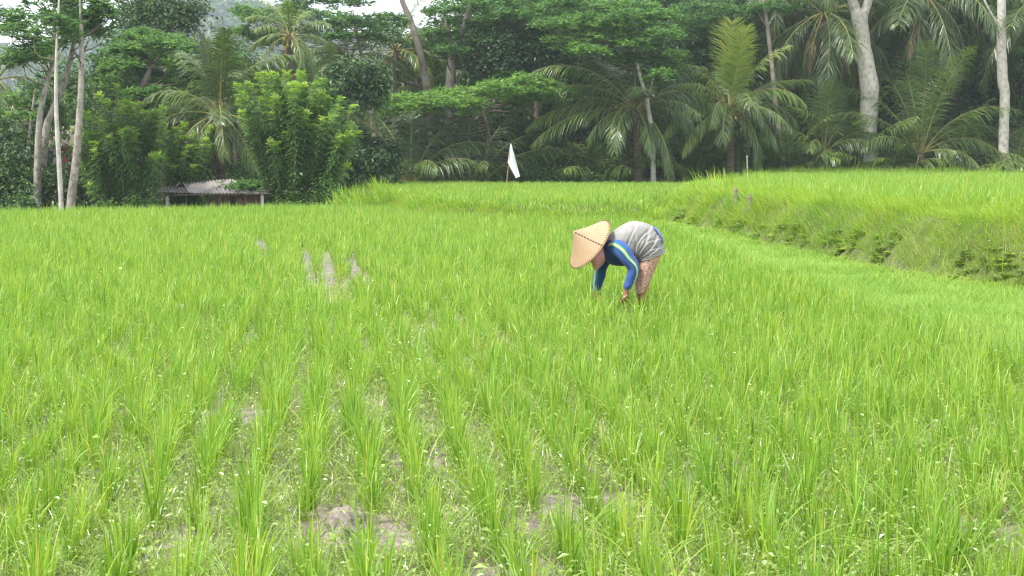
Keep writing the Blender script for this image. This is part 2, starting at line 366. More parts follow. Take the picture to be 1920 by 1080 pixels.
def bulk(mb,p,nb,hm,wd,nseg,spread=.022,tm=.47,ts=.16,lean=.1,curl=.12,z0=None,oldp=.1,brownp=.03):
    N=len(p); 
    if N==0: return
    P=np.repeat(p,nb,0); n=len(P); a=rng.uniform(0,2*np.pi,n); rad=np.abs(rng.normal(0,spread,n))
    zz=height(P[:,0],P[:,1],False) if z0 is None else z0
    base=np.stack([P[:,0]+rad*np.cos(a),P[:,1]+rad*np.sin(a),np.zeros(n)+zz-.01],-1)
    hs=np.repeat(rng.uniform(.65,1.2,N)*(.85+.3*fbm(p[:,0],p[:,1],2.5,2,5)),nb)
    h=hm*hs*rng.uniform(.55,1.1,n); le=np.abs(rng.normal(lean,.09,n)); cu=np.abs(rng.normal(curl,.16,n))
    old=rng.random(n)<oldp; cu=np.where(old,cu+.4,cu)
    t=np.clip(rng.normal(tm,ts,n)+np.repeat(rng.normal(0,.08,N),nb),0,.92); t=np.where(rng.random(n)<brownp,1,t)
    blades(mb,base,a+rng.normal(0,.4,n),h,le,cu,wd*rng.uniform(.75,1.3,n),nseg,t)
mb=MB(); rest=main[~near_set]; d=rest[:,1]
for lo,hi,nb,wd,ns in [(0,9,27,.0068,5),(9,14,22,.008,4),(14,22,17,.011,3),(22,32,13,.014,3),(32,60,11,.019,2)]:
    bulk(mb,rest[(d>=lo)&(d<hi)],nb,.36,wd,ns,spread=.023+.0018*lo,lean=.07,curl=.08,oldp=.15,ts=.2,brownp=.007)
tag(mb.build('rice_field_grass',M['rice']),'young green rice filling the wide lower paddy','rice field',kind='stuff')
# upper plots
def plot(x0,x1,y0,y1,dr,da,seed,cond): 
    p=field_points(x0,x1,y0,y1,dr,da,seed); return p[inview(p)&cond(p[:,0],p[:,1])]
mid=plot(-12,26,37,72,.24,.19,3,lambda x,y:(dM(x,y)>.6)&(dR(x,y)<-.2))
mb=MB(); bulk(mb,mid,8,.32,.026,2,spread=.04,tm=.5); 
tag(mb.build('terrace_rice_grass',M['rice']),'bright young rice on the raised middle terrace before the flag','rice field',kind='stuff')
rt=plot(0,48,12,79,.23,.19,4,lambda x,y:(dR(x,y)>1.75+.5*np.sin(y*.9)*.3))
mb=MB(); dd=rt[:,1]
for lo,hi,nb,wd,ns in [(0,25,14,.014,3),(25,45,10,.02,2),(45,90,7,.028,2)]: bulk(mb,rt[(dd>=lo)&(dd<hi)],nb,.36,wd,ns,spread=.03,tm=.5)
tag(mb.build('upper_terrace_rice_grass',M['rice']),'tall young rice on the highest terrace under the palms','rice field',kind='stuff')

# ------------------------------------------------------------------ grasses of the banks, the bund, weeds on the mud
def scatter(n,x0,x1,y0,y1,cond,pw=1.0):
    p=np.stack([rng.uniform(x0,x1,n),y0+(y1-y0)*rng.random(n)**pw],-1); return p[inview(p,1.5)&cond(p[:,0],p[:,1])]
def grad_az(fn,p):
    e=.15; gx=fn(p[:,0]+e,p[:,1])-fn(p[:,0]-e,p[:,1]); gy=fn(p[:,0],p[:,1]+e)-fn(p[:,0],p[:,1]-e); return np.arctan2(-gy,-gx)
def bankgrass(mb,p,down,hm,wd,nseg,tm,ts,lean,curl,brown=.03,hn=None):
    n=len(p); az=down+rng.normal(0,.9,n)
    z=height(p[:,0],p[:,1],False); base=np.stack([p[:,0],p[:,1],z-.02],-1)
    h=hm*rng.uniform(.45,1.2,n)*(.55+.9*fbm(p[:,0],p[:,1],.7,2,41))
    t=np.clip(rng.normal(tm,ts,n)+.35*(fbm(p[:,0],p[:,1],.9,2,51)-.5),0,.93); t=np.where(rng.random(n)<brown,1,t)
    sc=np.clip(p[:,1]/22,.6,2.2)
    blades(mb,base,az,h,np.abs(rng.normal(lean,.15,n)),np.abs(rng.normal(curl,.2,n)),wd*sc*rng.uniform(.7,1.3,n),nseg,t)
# right bank: long yellow-green grass on the lip and the slope
mb=MB()
p=scatter(300000,2,14,11,48,lambda x,y:(dR(x,y)>.2)&(dR(x,y)<2.1)&(fbm(x,y,.35,2,8)>.25),1.5)
bankgrass(mb,p,grad_az(dR,p),.30,.007,4,.52,.2,.3,.35,.02)
p=scatter(260000,2,14,11,46,lambda x,y:(dR(x,y)>-.35)&(dR(x,y)<.6)&(fbm(x,y,.4,2,18)>.36),1.4)
bankgrass(mb,p,grad_az(dR,p),.20,.006,3,.5,.24,.45,.4,.04)
p=scatter(70000,2,14,11,46,lambda x,y:(dR(x,y)>.3)&(dR(x,y)<.95)&(fbm(x,y,.6,2,14)>.36),1.4)
bankgrass(mb,p,grad_az(dR,p),.42,.007,5,.55,.2,.45,.65,.03)
p=scatter(2500,2,14,12,60,lambda x,y:(dR(x,y)>.1)&(dR(x,y)<2.2))
bankgrass(mb,p,grad_az(dR,p),.62,.011,5,.55,.2,.2,.22,.1)
tag(mb.build('bank_grass',M['bank']),'long yellow-green grass hanging over the high bank on the right','grass',kind='stuff')
# far grass along the tree line edges
mb=MB()
p=scatter(110000,-9,6,35.5,52,lambda x,y:(dM(x,y)>-.5)&(dM(x,y)<1.0)&(x<4.4))
bankgrass(mb,p,grad_az(dM,p),.30,.008,3,.5,.18,.25,.3,.04)
p=scatter(5200,-7,-3.5,46,56,lambda x,y:(dM(x,y)>-1.5)&(dM(x,y)<.4)); bankgrass(mb,p,grad_az(dM,p),.75,.014,4,.5,.2,.2,.2,.03)
p=scatter(16000,-22,-2,38,51,lambda x,y:(dF(x,y)>-.5)&(dF(x,y)<.5)&(dM(x,y)<0)&(y>36)); bankgrass(mb,p,grad_az(dF,p),.27,.011,3,.55,.2,.1,.15,.03)
p=scatter(9000,-22,-3,30,40,lambda x,y:(y>34.2)&(y<36.1)); bankgrass(mb,p,rng.uniform(0,6.28,len(p)),.24,.012,2,.62,.15,.15,.2,.03)
p=scatter(9000,-9,14,70,73.2,lambda x,y:(y>70.5)); bankgrass(mb,p,rng.uniform(0,6.28,len(p)),.34,.010,3,.45,.2,.1,.12,.02)
p=scatter(20000,9,32,76.5,79.2,lambda x,y:(dR(x,y)>-.4)); bankgrass(mb,p,rng.uniform(0,6.28,len(p)),.55,.010,3,.48,.2,.1,.15,.03)
tag(mb.build('terrace_edge_grass',M['bank']),'rough green grass along the far edges of the plots','grass',kind='stuff')
# low path beside the bank: short fine grass
mb=MB()
p=scatter(420000,2.4,9,8.5,37,lambda x,y:(dB(x,y)>-.3)&(dR(x,y)<.15)&((fbm(x,y,.6,2,28)>.22)|(y<17)),1.6)
bankgrass(mb,p,rng.uniform(0,6.28,len(p)),.15,.006,3,.6,.2,.3,.45,.05)
p=scatter(22000,2.6,11,7.5,30,lambda x,y:(dB(x,y)>-.3)&(dB(x,y)<.25)&(fbm(x,y,.8,2,29)>.45)); bankgrass(mb,p,grad_az(dB,p),.30,.008,4,.55,.2,.3,.5,.06)
tag(mb.build('path_grass',M['fine']),'short pale grass matted over the low path beside the bank','grass',kind='stuff')
# weeds on the mud between the rice rows
mb=MB()
def keep2(x,y):
    k=np.ones(len(x),bool)
    for (bx,by,rx,ry) in BARE[:3]: k&=(((x-bx)/rx)**2+((y-by)/ry)**2>.8)|(rng.random(len(x))<.12)
    return k
def weedcond(x,y): return (dF(x,y)>1)&(dB(x,y)<-.1)&(fbm(x,y,.5,3,61)>.33)&keep2(x,y)
p=scatter(330000,-7,7,4.3,18,weedcond,1.4); 
n=len(p); z=height(p[:,0],p[:,1]); base=np.stack([p[:,0],p[:,1],z],-1)
blades(mb,base,rng.uniform(0,6.28,n),rng.uniform(.04,.15,n),np.abs(rng.normal(.4,.25,n)),np.abs(rng.normal(.3,.25,n)),rng.uniform(.003,.0065,n),3,np.clip(rng.normal(.6,.25,n),0,1))
p=scatter(72000,-7,7,4.3,20,weedcond,1.5); n=len(p); p=np.repeat(p,3,0); n=len(p)
z=height(p[:,0],p[:,1]); hgt=np.abs(rng.normal(.05,.07,n)); base=np.stack([p[:,0]+rng.normal(0,.03,n),p[:,1]+rng.normal(0,.03,n),z+hgt],-1)
a=rng.uniform(0,6.28,n); dv=np.stack([np.cos(a),np.sin(a),rng.normal(.1,.35,n)],-1); nv=np.stack([rng.normal(0,.3,n),rng.normal(0,.3,n),np.ones(n)],-1)
big=rng.random(n)<.035; Ls=np.where(big,rng.uniform(.035,.06,n),rng.uniform(.014,.034,n))
leaves(mb,base,dv,nv,Ls,Ls*rng.uniform(.35,.6,n),np.where(rng.random(n)<.08,1,np.clip(rng.normal(.55,.2,n),0,.9)))  # a few leaves get the palest tint as painted sky glints
tag(mb.build('weeds',M['weed']),'small leafy weeds scattered over the mud between the rice rows','weeds',kind='stuff')
# ferns and leafy herbs on the slope of the bank
mb=MB()
p=scatter(9500,3,8,13,40,lambda x,y:(dR(x,y)>-.25)&(dR(x,y)<.38)&(fbm(x,y,.7,2,71)>.50),1.3)
for q in p:
    z=float(height(q[0],q[1],False)); nfr=rng.integers(3,6); s=np.clip(q[1]/32,.6,1.0)
    for _ in range(nfr):
        az=rng.uniform(0,6.28); Lf=rng.uniform(.12,.26)*s; nl=9; t=np.linspace(.15,1,nl)
        c=np.stack([q[0]+np.cos(az)*Lf*t,q[1]+np.sin(az)*Lf*t,z+Lf*(.75*t-.6*t*t)],-1)
        dl=np.stack([-np.sin(az)+np.cos(az)*.4*np.ones(nl),np.cos(az)+np.sin(az)*.4*np.ones(nl),-.15*np.ones(nl)],-1)
        dr_=np.stack([np.sin(az)+np.cos(az)*.4*np.ones(nl),-np.cos(az)+np.sin(az)*.4*np.ones(nl),-.15*np.ones(nl)],-1)
        nn=np.tile(A(0,0,1),(nl,1)); tt=np.clip(rng.normal(.55,.3),0,1); ll=.09*s*np.sin(np.pi*(.12+.85*t))**.7
        leaves(mb,c,dl,nn,ll,.026*s,tt); leaves(mb,c,dr_,nn,ll,.026*s,tt)
tag(mb.build('undergrowth',M['fern']),'low ferns and herbs on the shaded foot of the right bank','undergrowth',kind='stuff')
# ------------------------------------------------------------------ trees, palms and shrubs
def rand_dirs(n):
    v=rng.standard_normal((n,3)); return nrm(v)
def crown_round(mb, c, rad, ncl, per, L, tm=.45, ts=.22, clr=.3, wd=.5, shell=.55):
    """foliage as many leaf clumps spread through an ellipsoid"""
    c=np.asarray(c); rad=np.asarray(rad)
    d=rand_dirs(ncl); d[:,2]=np.where(d[:,2]<-.5,-d[:,2]*.5,d[:,2])
    r=rng.uniform(shell,1.08,ncl)[:,None]*(1+.25*rng.standard_normal((ncl,1))*.6)
    cc=c+d*r*rad
    cr=clr*rad.mean()*rng.uniform(.6,1.3,ncl)
    q=rng.standard_normal((ncl,per,3))*(cr[:,None,None]*np.array([.6,.6,.38]))
    P=(cc[:,None]+q).reshape(-1,3); n=len(P)
    out=nrm(np.repeat(d,per,0)*.5+A(0,0,.55)+rng.standard_normal((n,3))*.45)
    dd=nrm(np.cross(out,rng.standard_normal((n,3))))+A(0,0,-.25)
    t=np.clip(np.repeat(rng.normal(tm,ts,ncl),per)+rng.normal(0,.12,n),0,1)
    Ls=L*rng.uniform(.6,1.3,n); leaves(mb,P,dd,out,Ls,Ls*wd*rng.uniform(.8,1.2,n),t)
    return cc
def rosettes(mb, c, n, L, wd, tint, droop=.25, lift=.25, tj=.12):
    """whorls of leaves radiating from each centre"""
    N=len(c); P=np.repeat(c,n,0); a=rng.uniform(0,6.28,N*n)
    el=np.repeat(rng.normal(lift,.15,N),n)+rng.normal(-droop,.28,N*n)
    d=np.stack([np.cos(a)*np.cos(el),np.sin(a)*np.cos(el),np.sin(el)],-1)
    nn=nrm(np.stack([-np.cos(a)*np.sin(el),-np.sin(a)*np.sin(el),np.cos(el)],-1)+rng.normal(0,.2,(N*n,3)))
    Ls=L*rng.uniform(.6,1.25,N*n)
    leaves(mb,P+d*Ls[:,None]*.12,d,nn,Ls,Ls*wd,np.clip(np.repeat(tint,n)+rng.normal(0,tj,N*n),0,1),fold=-.1)
def pad_layer(mb, c, rx, ry, nros, tm=.5, L=.42, th=.12, wd=.26, n=11):
    """one flat spreading layer of feathery foliage"""
    a=rng.uniform(0,6.28,nros); r=np.sqrt(rng.uniform(0,1,nros))*(1+.15*np.sin(3*a+rng.uniform(0,6)))
    P=np.stack([c[0]+rx*r*np.cos(a),c[1]+ry*r*np.sin(a),c[2]-.22*r*r*rx*.5+rng.normal(0,th,nros)],-1)
    rosettes(mb,P,n,L,wd,np.clip(rng.normal(tm,.2,nros),0,1))
    return P

def tree(name,label,group,base,trunk,radii,crowns,mat,bark,seed,cat='tree',limbs=7,L=.2,style='round',tm=.45,extra=None,lr=.35):
    """trunk: list of world points from the base up; crowns: list of (centre, radii, clumps, per)"""
    global rng
    rng=np.random.default_rng(seed)
    e=empty(name,base,label,cat,group); b=np.asarray(base,float)
    tb=MB(); tr=[np.asarray(p,float)-b for p in trunk]
    if tr: tube(tb,tr,radii,n=10,seg=6*len(tr),wob=.03)
    cb=MB()
    top=tr[-1] if tr else A(0,0,0)
    for (c,rd,ncl,per) in crowns:
        c=np.asarray(c,float)-b
        if style=='round':
            cc=crown_round(cb,c,rd,ncl,per,L,tm)
        else:
            cc=pad_layer(cb,c,rd[0],rd[1],ncl,tm,L)
        k=min(limbs,len(cc)); 
        for q in cc[rng.choice(len(cc),k,replace=False)]:
            if not tr: break
            # limb leaves the trunk at a lower height and climbs to its clump
            s=rng.uniform(.55,1.); ci=catmull(np.array(tr),30)[int(s*29)]
            if style!='round' : ci=min(catmull(np.array(tr),30),key=lambda p:abs(p[2]-(q[2]-.9)))
            mid=(ci+q)/2+A(0,0,-.12*np.linalg.norm(q-ci))+rng.normal(0,.1,3)
            tube(tb,[ci,mid,q],[min(radii[-1]*lr+.02,.07),min(radii[-1]*lr*.6+.01,.04),.008],n=5,seg=8,cap=False,m=1)
    if extra: extra(tb,cb,b)
    if tb.n: tb.build('trunk',[bark,M['bark_brown']],e,smooth=True)
    cb.build('crown',mat,e)
    return e

# --- palms
def frond(parent, base, az, elev, L, droop, hang=.5, ll=.75, tint=.5, nl=46, wd=.045, yaw=0.0, sparse=0.13, ts=.12, tw=.65, dry=False):
    mb=MB(); ns=16; s=np.linspace(0,1,ns)
    th=elev-droop*s**1.25; azs=az+yaw*s
    step=np.stack([np.cos(th)*np.cos(azs),np.cos(th)*np.sin(azs),np.sin(th)],-1)*L/(ns-1)
    P=np.asarray(base)+np.vstack([[0,0,0],np.cumsum(step[:-1],0)])
    tube(mb,P[::2],np.linspace(.045,.008,len(P[::2])),n=5,seg=14,tint=.5,m=1,cap=False)
    u=np.linspace(.16,1,nl); f=u*(ns-1); i=np.minimum(f.astype(int),ns-2); fr=(f-i)[:,None]
    B=P[i]*(1-fr)+P[i+1]*fr; T=nrm(P[i+1]-P[i]); az_=np.interp(u,s,azs)
    Sd=np.stack([-np.sin(az_),np.cos(az_),0*az_],-1); N=nrm(np.cross(T,Sd)); N=np.where(N[:,2:3]<0,-N,N)
    prof=np.interp(u,[.16,.3,.6,.85,1],[.55,.9,1,.7,.35])*ll
    for sg in (-1,1):
        k=rng.random(nl)>sparse
        Ln=(prof*rng.uniform(.85,1.1,nl))[:,None]
        hg=np.clip(hang+rng.normal(0,.20,nl),0,1.15)[:,None]
        d=nrm(Sd*sg*(1-.55*hg)+T*tw+N*.25*(1-hg)-A(0,0,1)*hg*.8+rng.normal(0,.11,(nl,3)))
        d2=nrm(d-A(0,0,1)*(.35+.5*hg))
        wv=nrm(T-(T*d).sum(1,keepdims=True)*d)*wd*.5
        p1=B+d*Ln*.5; p2=p1+d2*Ln*.5
        V=np.stack([B-wv*.5,B+wv*.5,p1+wv,p1-wv,p2+wv*.12,p2-wv*.12],1)[k]
        m=len(V); q=np.arange(m)[:,None,None]*6+np.array([[0,1,2,3],[3,2,4,5]])
        mb.add(V.reshape(-1,3),q.reshape(-1,4),np.repeat(np.clip(tint+rng.normal(0,ts,m)+.12*u[k],0,1),6))
    return mb.build('frond',[M['palm_dry'] if dry else M['palm'],M['rachis']],parent)
D=math.radians
def palm(label,group,base,crown,r0,r1,fronds,seed,nrand=0,Lr=4.2,nuts=0,nut_h=.9,name='coconut_palm',tint=.45,bend=.3,erange=(-25,75),nl=92,wd=.042):
    global rng
    rng=np.random.default_rng(seed)
    e=empty(name,base,label,'palm tree',group); b=np.asarray(base,float); c=np.asarray(crown,float)-b
    if c[2]>.5:
        tb=MB(); tube(tb,[A(0,0,-.3),A(c[0]*.25+bend*.3,c[1]*.3,c[2]*.35),A(c[0]*.65+bend*.2,c[1]*.7,c[2]*.72),c],[r0*1.25,r0,r1*1.05,r1],n=12,seg=22,wob=.04); tb.build('trunk',M['bark_palm'],e,smooth=True)
    for (az,el,L,dr,hg,tn) in fronds:
        a=D(az); tn=min(1,tn+.05); frond(e,c+A(math.cos(a),math.sin(a),.3)*r1*.8,a,D(el),L,D(dr),hg,(.34*L if L<3.5 else 1.0+.05*L)*(1.3 if el>=80 and tn>.75 else 1),tn,nl,wd,yaw=rng.normal(0,.08),tw=1.9 if el>=83 and tn<.3 else (1.05 if el>=80 and tn>.75 else .65))
    for k in range(nrand):
        a=2.399*k+rng.uniform(-.3,.3); u=(k+.5)/nrand; el=erange[1]+(erange[0]-erange[1])*u+rng.normal(0,6)
        frond(e,c+A(math.cos(a),math.sin(a),.2)*r1*.8,a,D(el),Lr*rng.uniform(.85,1.1),D(40+40*rng.random()+25*u),min(.95,.3+.65*u),.26*Lr,np.clip(tint+rng.normal(0,.08),0,1),nl,wd,yaw=rng.normal(0,.15))
    for k in range(3 if c[2]>1.2 else 0):
        a=rng.uniform(0,6.28); frond(e,c+A(math.cos(a),math.sin(a),-.4)*r1*.9,a,D(rng.uniform(-62,-45)),Lr*.62,D(28),.9,.14*Lr,.5,40,.035,sparse=.35,dry=True)
    for k in range(nuts):
        a=rng.uniform(0,6.28); mb=MB(); q=c+A(math.cos(a)*(r1+.16),math.sin(a)*(r1+.16)-.1,-nut_h*.6+rng.uniform(-.3,.2))
        tube(mb,[q+A(0,0,.12),q+A(0,0,.075),q,q-A(0,0,.075),q-A(0,0,.11)],[.015,.06,.085,.06,.015],n=8,seg=9); mb.build('coconut',M['coconut'],e,smooth=True)
    return e
G=lambda p:(lambda q:A(q[0],q[1],float(height(q[0],q[1],False))))(p)
def ground_at(px,Y): p=W(px,400,Y); return A(p[0],Y,float(height(p[0],Y,False)))

# prominent palms
pb=ground_at(1365,74.5)
pb=pb-A(0,0,.2)
palm('bright coconut palm with an upright yellow-green central frond and yellow nuts','coconut palms at the edge of the wood',
     pb,W(1368,200,74.5),.2,.17,[(-90,86,4.3,10,.05,.78),(-60,81,4.0,14,.1,.78),(-80,70,3.6,20,.2,.72),(180,64,3.9,62,.4,.62),(200,48,3.2,70,.5,.6),(186,34,4.7,78,.7,.72),(205,8,4.5,72,.8,.70),(215,-18,4.0,50,.85,.8),  # upright and left fronds: the light on them is put into the tint
     (245,20,3.4,95,.9,.5),(0,66,4.3,45,.4,.66),(-8,40,4.2,95,.7,.55),(10,18,4.0,80,.8,.5),(-60,20,3.0,100,.9,.45),(-30,-15,3.4,60,.9,.4),(160,20,3.8,85,.7,.5),(90,60,4,60,.5,.5),(120,30,4,80,.6,.45),(60,40,4,80,.6,.45)],301,nuts=9,nrand=12,erange=(-35,50))
pb=ground_at(1193,73.3)-A(0,0,.3)
palm('dull green coconut palm with long fronds drooping to its left towards the flag','coconut palms at the edge of the wood',
     pb,W(1192,205,73.3),.24,.2,[(182,54,6.2,88,.62,.55),(188,40,5.2,85,.7,.42),(178,14,5.7,58,.72,.62),(190,2,5.6,50,.8,.60),(200,-5,3.2,70,.9,.5),(240,10,3.6,95,.9,.45),(280,-20,3.2,60,.95,.42),(265,55,3,100,.8,.35),  # left fronds tinted lighter to carry the light on that side
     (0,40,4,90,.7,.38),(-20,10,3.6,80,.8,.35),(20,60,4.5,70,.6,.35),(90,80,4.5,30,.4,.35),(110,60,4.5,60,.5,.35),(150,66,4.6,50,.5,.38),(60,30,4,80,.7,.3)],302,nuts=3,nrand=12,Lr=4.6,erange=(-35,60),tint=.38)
pb=ground_at(408,56)
palm('coconut palm with brown trunk rising behind the tin-roofed shed','coconut palms at the edge of the wood',
     pb,W(412,218,56),.2,.19,[(-30,88,3.2,8,.62,.22),(150,84,3.2,14,.6,.2),(-70,80,3.3,35,.55,.3),(0,74,4.0,85,.5,.4),(20,58,3.6,95,.55,.45),(150,80,3.2,60,.4,.42),(178,38,2.9,110,.7,.58),(195,50,3.0,90,.6,.5),(190,-12,2.9,70,.85,.62),
     (215,-25,3.1,55,.9,.6),(240,-30,2.6,50,.9,.5),(-5,-5,2.6,80,.85,.5),(-40,-30,2.8,45,.9,.5),(-75,-20,2.4,60,.9,.45),(90,60,3.5,60,.5,.4),(120,40,3.3,80,.6,.4),(60,40,3.3,80,.6,.4)],303,nuts=2,nrand=10,Lr=3.1,erange=(-40,50),tint=.42)
# young palms in the gloom left of the flag
palm('young stemless palm with dark arching fronds left of the white flag','young palms under the trees',
     ground_at(770,72.6),ground_at(770,72.6)+A(0,0,.5),.2,.2,[(182,62,6.4,88,.55,.42),(190,50,6.0,95,.6,.38),(170,72,6.2,80,.5,.34),(200,36,4.0,90,.7,.36),(0,62,5.2,95,.6,.34),(-15,50,4.6,100,.7,.4),(15,75,5.5,70,.5,.3),(-60,60,3.4,110,.8,.5),(-100,66,3.6,110,.8,.4),(90,80,5.5,50,.4,.3),(130,70,5.5,60,.5,.3)],304)
palm('young palm with one pale drooping frond tip just left of the flag','young palms under the trees',
     ground_at(880,73.2),ground_at(880,73.2)+A(0,0,.5),.2,.2,[(20,70,6.0,80,.5,.3),(0,55,6.0,70,.6,.36),(170,66,5.5,80,.5,.3),(190,70,4.2,112,.8,.5),(-70,70,4.,100,.7,.34),(90,85,6,40,.4,.25),(45,75,6.5,60,.5,.3),(140,78,6,60,.5,.3)],305)
# young palms on the right under the pale trunks
palm('bushy young palm standing between the yellow-nut palm and the thick pale trunk','young palms under the trees',
     ground_at(1530,79.9),W(1545,285,79.9),.2,.2,[(160,72,4.2,60,.4,.42),(180,48,4.4,85,.6,.5),(190,30,3.8,95,.8,.42),(100,86,4.6,25,.2,.42),(-90,80,4.2,30,.25,.48),(30,66,4.6,60,.4,.42),(0,45,4.0,85,.6,.45),(-30,40,3.2,95,.8,.4),(-120,40,3,95,.8,.45),(60,75,4.6,50,.4,.35)],306)
palm('tall young palm with fans of upright fronds between the two pale trunks','young palms under the trees',
     ground_at(1725,79.7),W(1725,288,79.7),.22,.2,[(-95,80,6.4,26,.22,.5),(-60,72,6.6,32,.25,.52),(100,78,6.5,36,.3,.42),(168,66,5.6,55,.35,.46),(180,52,5.2,62,.45,.55),(0,56,6.3,78,.5,.5),(12,44,6.5,95,.6,.56),(-10,34,4.6,85,.7,.45),(200,40,4.2,90,.7,.42),(-120,55,4.2,80,.6,.44),(40,80,6.6,40,.3,.4),(140,78,6.2,40,.3,.38),(-40,15,3.6,70,.85,.4)],307)
palm('low young palm frond clump at the foot of the thick pale trunk','young palms under the trees',
     ground_at(1625,79.5),ground_at(1625,79.5)+A(0,0,.4),.15,.15,[(180,60,3.8,80,.5,.42),(160,72,4.0,60,.4,.4),(0,60,3.6,80,.5,.4),(-90,70,3.4,80,.5,.5),(-50,55,3.4,90,.6,.42),(60,75,4,60,.4,.35),(215,50,3.2,90,.6,.5)],308)
palm('young palm with thin arching fronds beside the cut pale trunk','young palms under the trees',
     ground_at(1840,79.9),ground_at(1840,79.9)+A(0,0,.6),.15,.15,[(0,64,5.6,92,.55,.46),(170,62,5.2,85,.55,.42),(30,72,5.4,70,.5,.4),(-60,60,3.6,95,.7,.45),(120,75,5,60,.4,.36)],309)
for (px,Y,h,sd,lab,L) in [(1478,79.8,.6,331,'young palm with low arching fronds right of the bright palm',4.6),(1585,80.6,1.6,332,'young palm whose fronds rise left of the thick pale trunk',4.6),(1665,79.9,.6,333,'young palm with fine fronds just right of the thick pale trunk',4.4),(1790,80.6,1.0,334,'young palm behind the fans of fronds, nearer the cut trunk',5.0),(1905,80.2,1.3,335,'young palm at the right border with yellowish fronds',4.6),(1300,75.6,.5,336,'young palm in the shade left of the bright palm',4.4),(1120,74.8,.5,337,'young palm in the shade under the drooping palm',4.4),(655,72.9,.5,338,'young palm with ragged fronds right of the larger shrub',4.6)]:
    b=ground_at(px,Y); palm(lab,'young palms under the trees',b,b+A(0,0,h),.17,.16,[],sd,nrand=15,Lr=L,tint=.52,erange=(10,86),nl=80,wd=.045)
# tall palms whose crowns leave the top of the picture
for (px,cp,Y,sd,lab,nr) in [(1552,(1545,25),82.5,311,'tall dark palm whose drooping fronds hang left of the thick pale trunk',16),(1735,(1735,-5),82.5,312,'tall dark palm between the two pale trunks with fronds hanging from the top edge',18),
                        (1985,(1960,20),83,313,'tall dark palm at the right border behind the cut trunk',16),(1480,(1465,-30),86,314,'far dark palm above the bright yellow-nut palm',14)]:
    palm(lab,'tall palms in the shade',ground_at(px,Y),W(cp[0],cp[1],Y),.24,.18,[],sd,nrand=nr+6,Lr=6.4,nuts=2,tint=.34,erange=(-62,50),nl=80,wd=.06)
# palms rising out of the wood on the left
for (px,cp,Y,sd,lab,Lr,tn,nn) in [(548,(545,68),70,321,'slim palm with yellowish fronds and golden nuts above the lime-tipped shrub',2.7,.56,8),(655,(655,105),78,322,'palm with a grey-green crown behind the curved bare branch',3.2,.48,3),
                         (735,(742,95),82,323,'pale yellowish palm crown left of the leaning trunk',4.0,.68,2),(800,(800,165),84,324,'low palm crown behind the leaning trunk',3.6,.5,1),(-15,(-10,150),62,325,'grey palm at the left border with fronds hanging into view',3.6,.5,0)]:
    palm(lab,'palms rising out of the wood',ground_at(px,Y),W(cp[0],cp[1],Y),.17,.15,[],sd,nrand=15,Lr=Lr,nuts=nn,tint=tn,erange=(-40,80),nl=56,nut_h=.6)

# --- lime-tipped shrubby trees (many upright leafy wands)
def wand_tree(label,base,tips,seed,node=.07,ll=.27):
    global rng
    rng=np.random.default_rng(seed); b=np.asarray(base,float); e=empty('shrub_tree',base,label,'shrub','lime-tipped shrubs')
    sb=MB(); cb=MB()
    for tp in tips:
        tp=np.asarray(tp,float)-b; r0=A(rng.normal(0,.3),rng.normal(0,.3),.0)
        mid=r0*.6+tp*A(.42,.42,.5)+A(0,0,.12)*np.linalg.norm(tp)*.3+rng.normal(0,.1,3)
        Q=catmull([r0,mid,tp],40); tube(sb,[r0,mid,tp],[.045,.028,.008],n=5,seg=10,cap=False,tint=.5)
        Ltot=np.linalg.norm(tp-r0); n=int(Ltot/node*1.0)
        s=np.linspace(.22,1,n)
        P=np.stack([np.interp(s*39,np.arange(40),Q[:,k]) for k in range(3)],-1); T=nrm(np.gradient(P,axis=0))
        for q in range(2):
            a=np.arange(n)*2.4+q*np.pi+rng.uniform(0,.5,n)
            ref=np.tile(A(1,0,0),(n,1)); U=nrm(np.cross(T,ref)); V_=np.cross(T,U)
            out=np.cos(a)[:,None]*U+np.sin(a)[:,None]*V_
            tipw=np.clip((s-.86)/.14,0,1)
            d=nrm(out+T*(.25+.8*tipw[:,None])-A(0,0,.22)*(1-tipw[:,None])); 
            Lf=ll*(1-.45*tipw)*rng.uniform(.75,1.15,n)*np.clip(.55+s,0,1.1)
            nn=nrm(np.cross(np.cross(d,A(0,0,1)),d)); sd_=np.cross(d,nn)
            tt=np.clip(.42+rng.normal(0,.09)+rng.normal(0,.08,n)+.46*tipw**1.2,0,1)
            for f in np.linspace(.2,1,6):
                dr=A(0,0,-.3*f*f)*Lf[:,None]
                c=P+d*(Lf*f)[:,None]+dr
                for sg in (-1,1):
                    if f>.95 and sg<0: continue
                    dl=nrm(sd_*sg*(1 if f<.95 else .0)+d*.55-A(0,0,.25)); leaves(cb,c,dl,nn,ll*.42*rng.uniform(.8,1.2,n),ll*.2,tt,fold=.05)
    sb.build('trunk',M['bark_pale'],e,smooth=True); cb.build('crown',M['leaf_lime'],e)
    return e
def tipset(seed,pts,Y,n,spread):
    r=np.random.default_rng(seed); out=[]
    for (px,py) in pts: out.append(W(px,py,Y+r.uniform(-spread,spread*.3)))
    xs_=[p[0] for p in pts]; 
    while len(out)<n:
        a,b_=pts[r.integers(len(pts))],pts[r.integers(len(pts))]; t=r.random()
        front=r.random()<.6; px,py=a[0]*t+b_[0]*(1-t)+r.normal(0,8),a[1]*t+b_[1]*(1-t)+(r.uniform(15,95) if front else abs(r.normal(0,20))); out.append(W(px,py,Y+(r.uniform(-1.5*spread,-.5*spread) if front else r.uniform(-.5*spread,spread))))
    return out
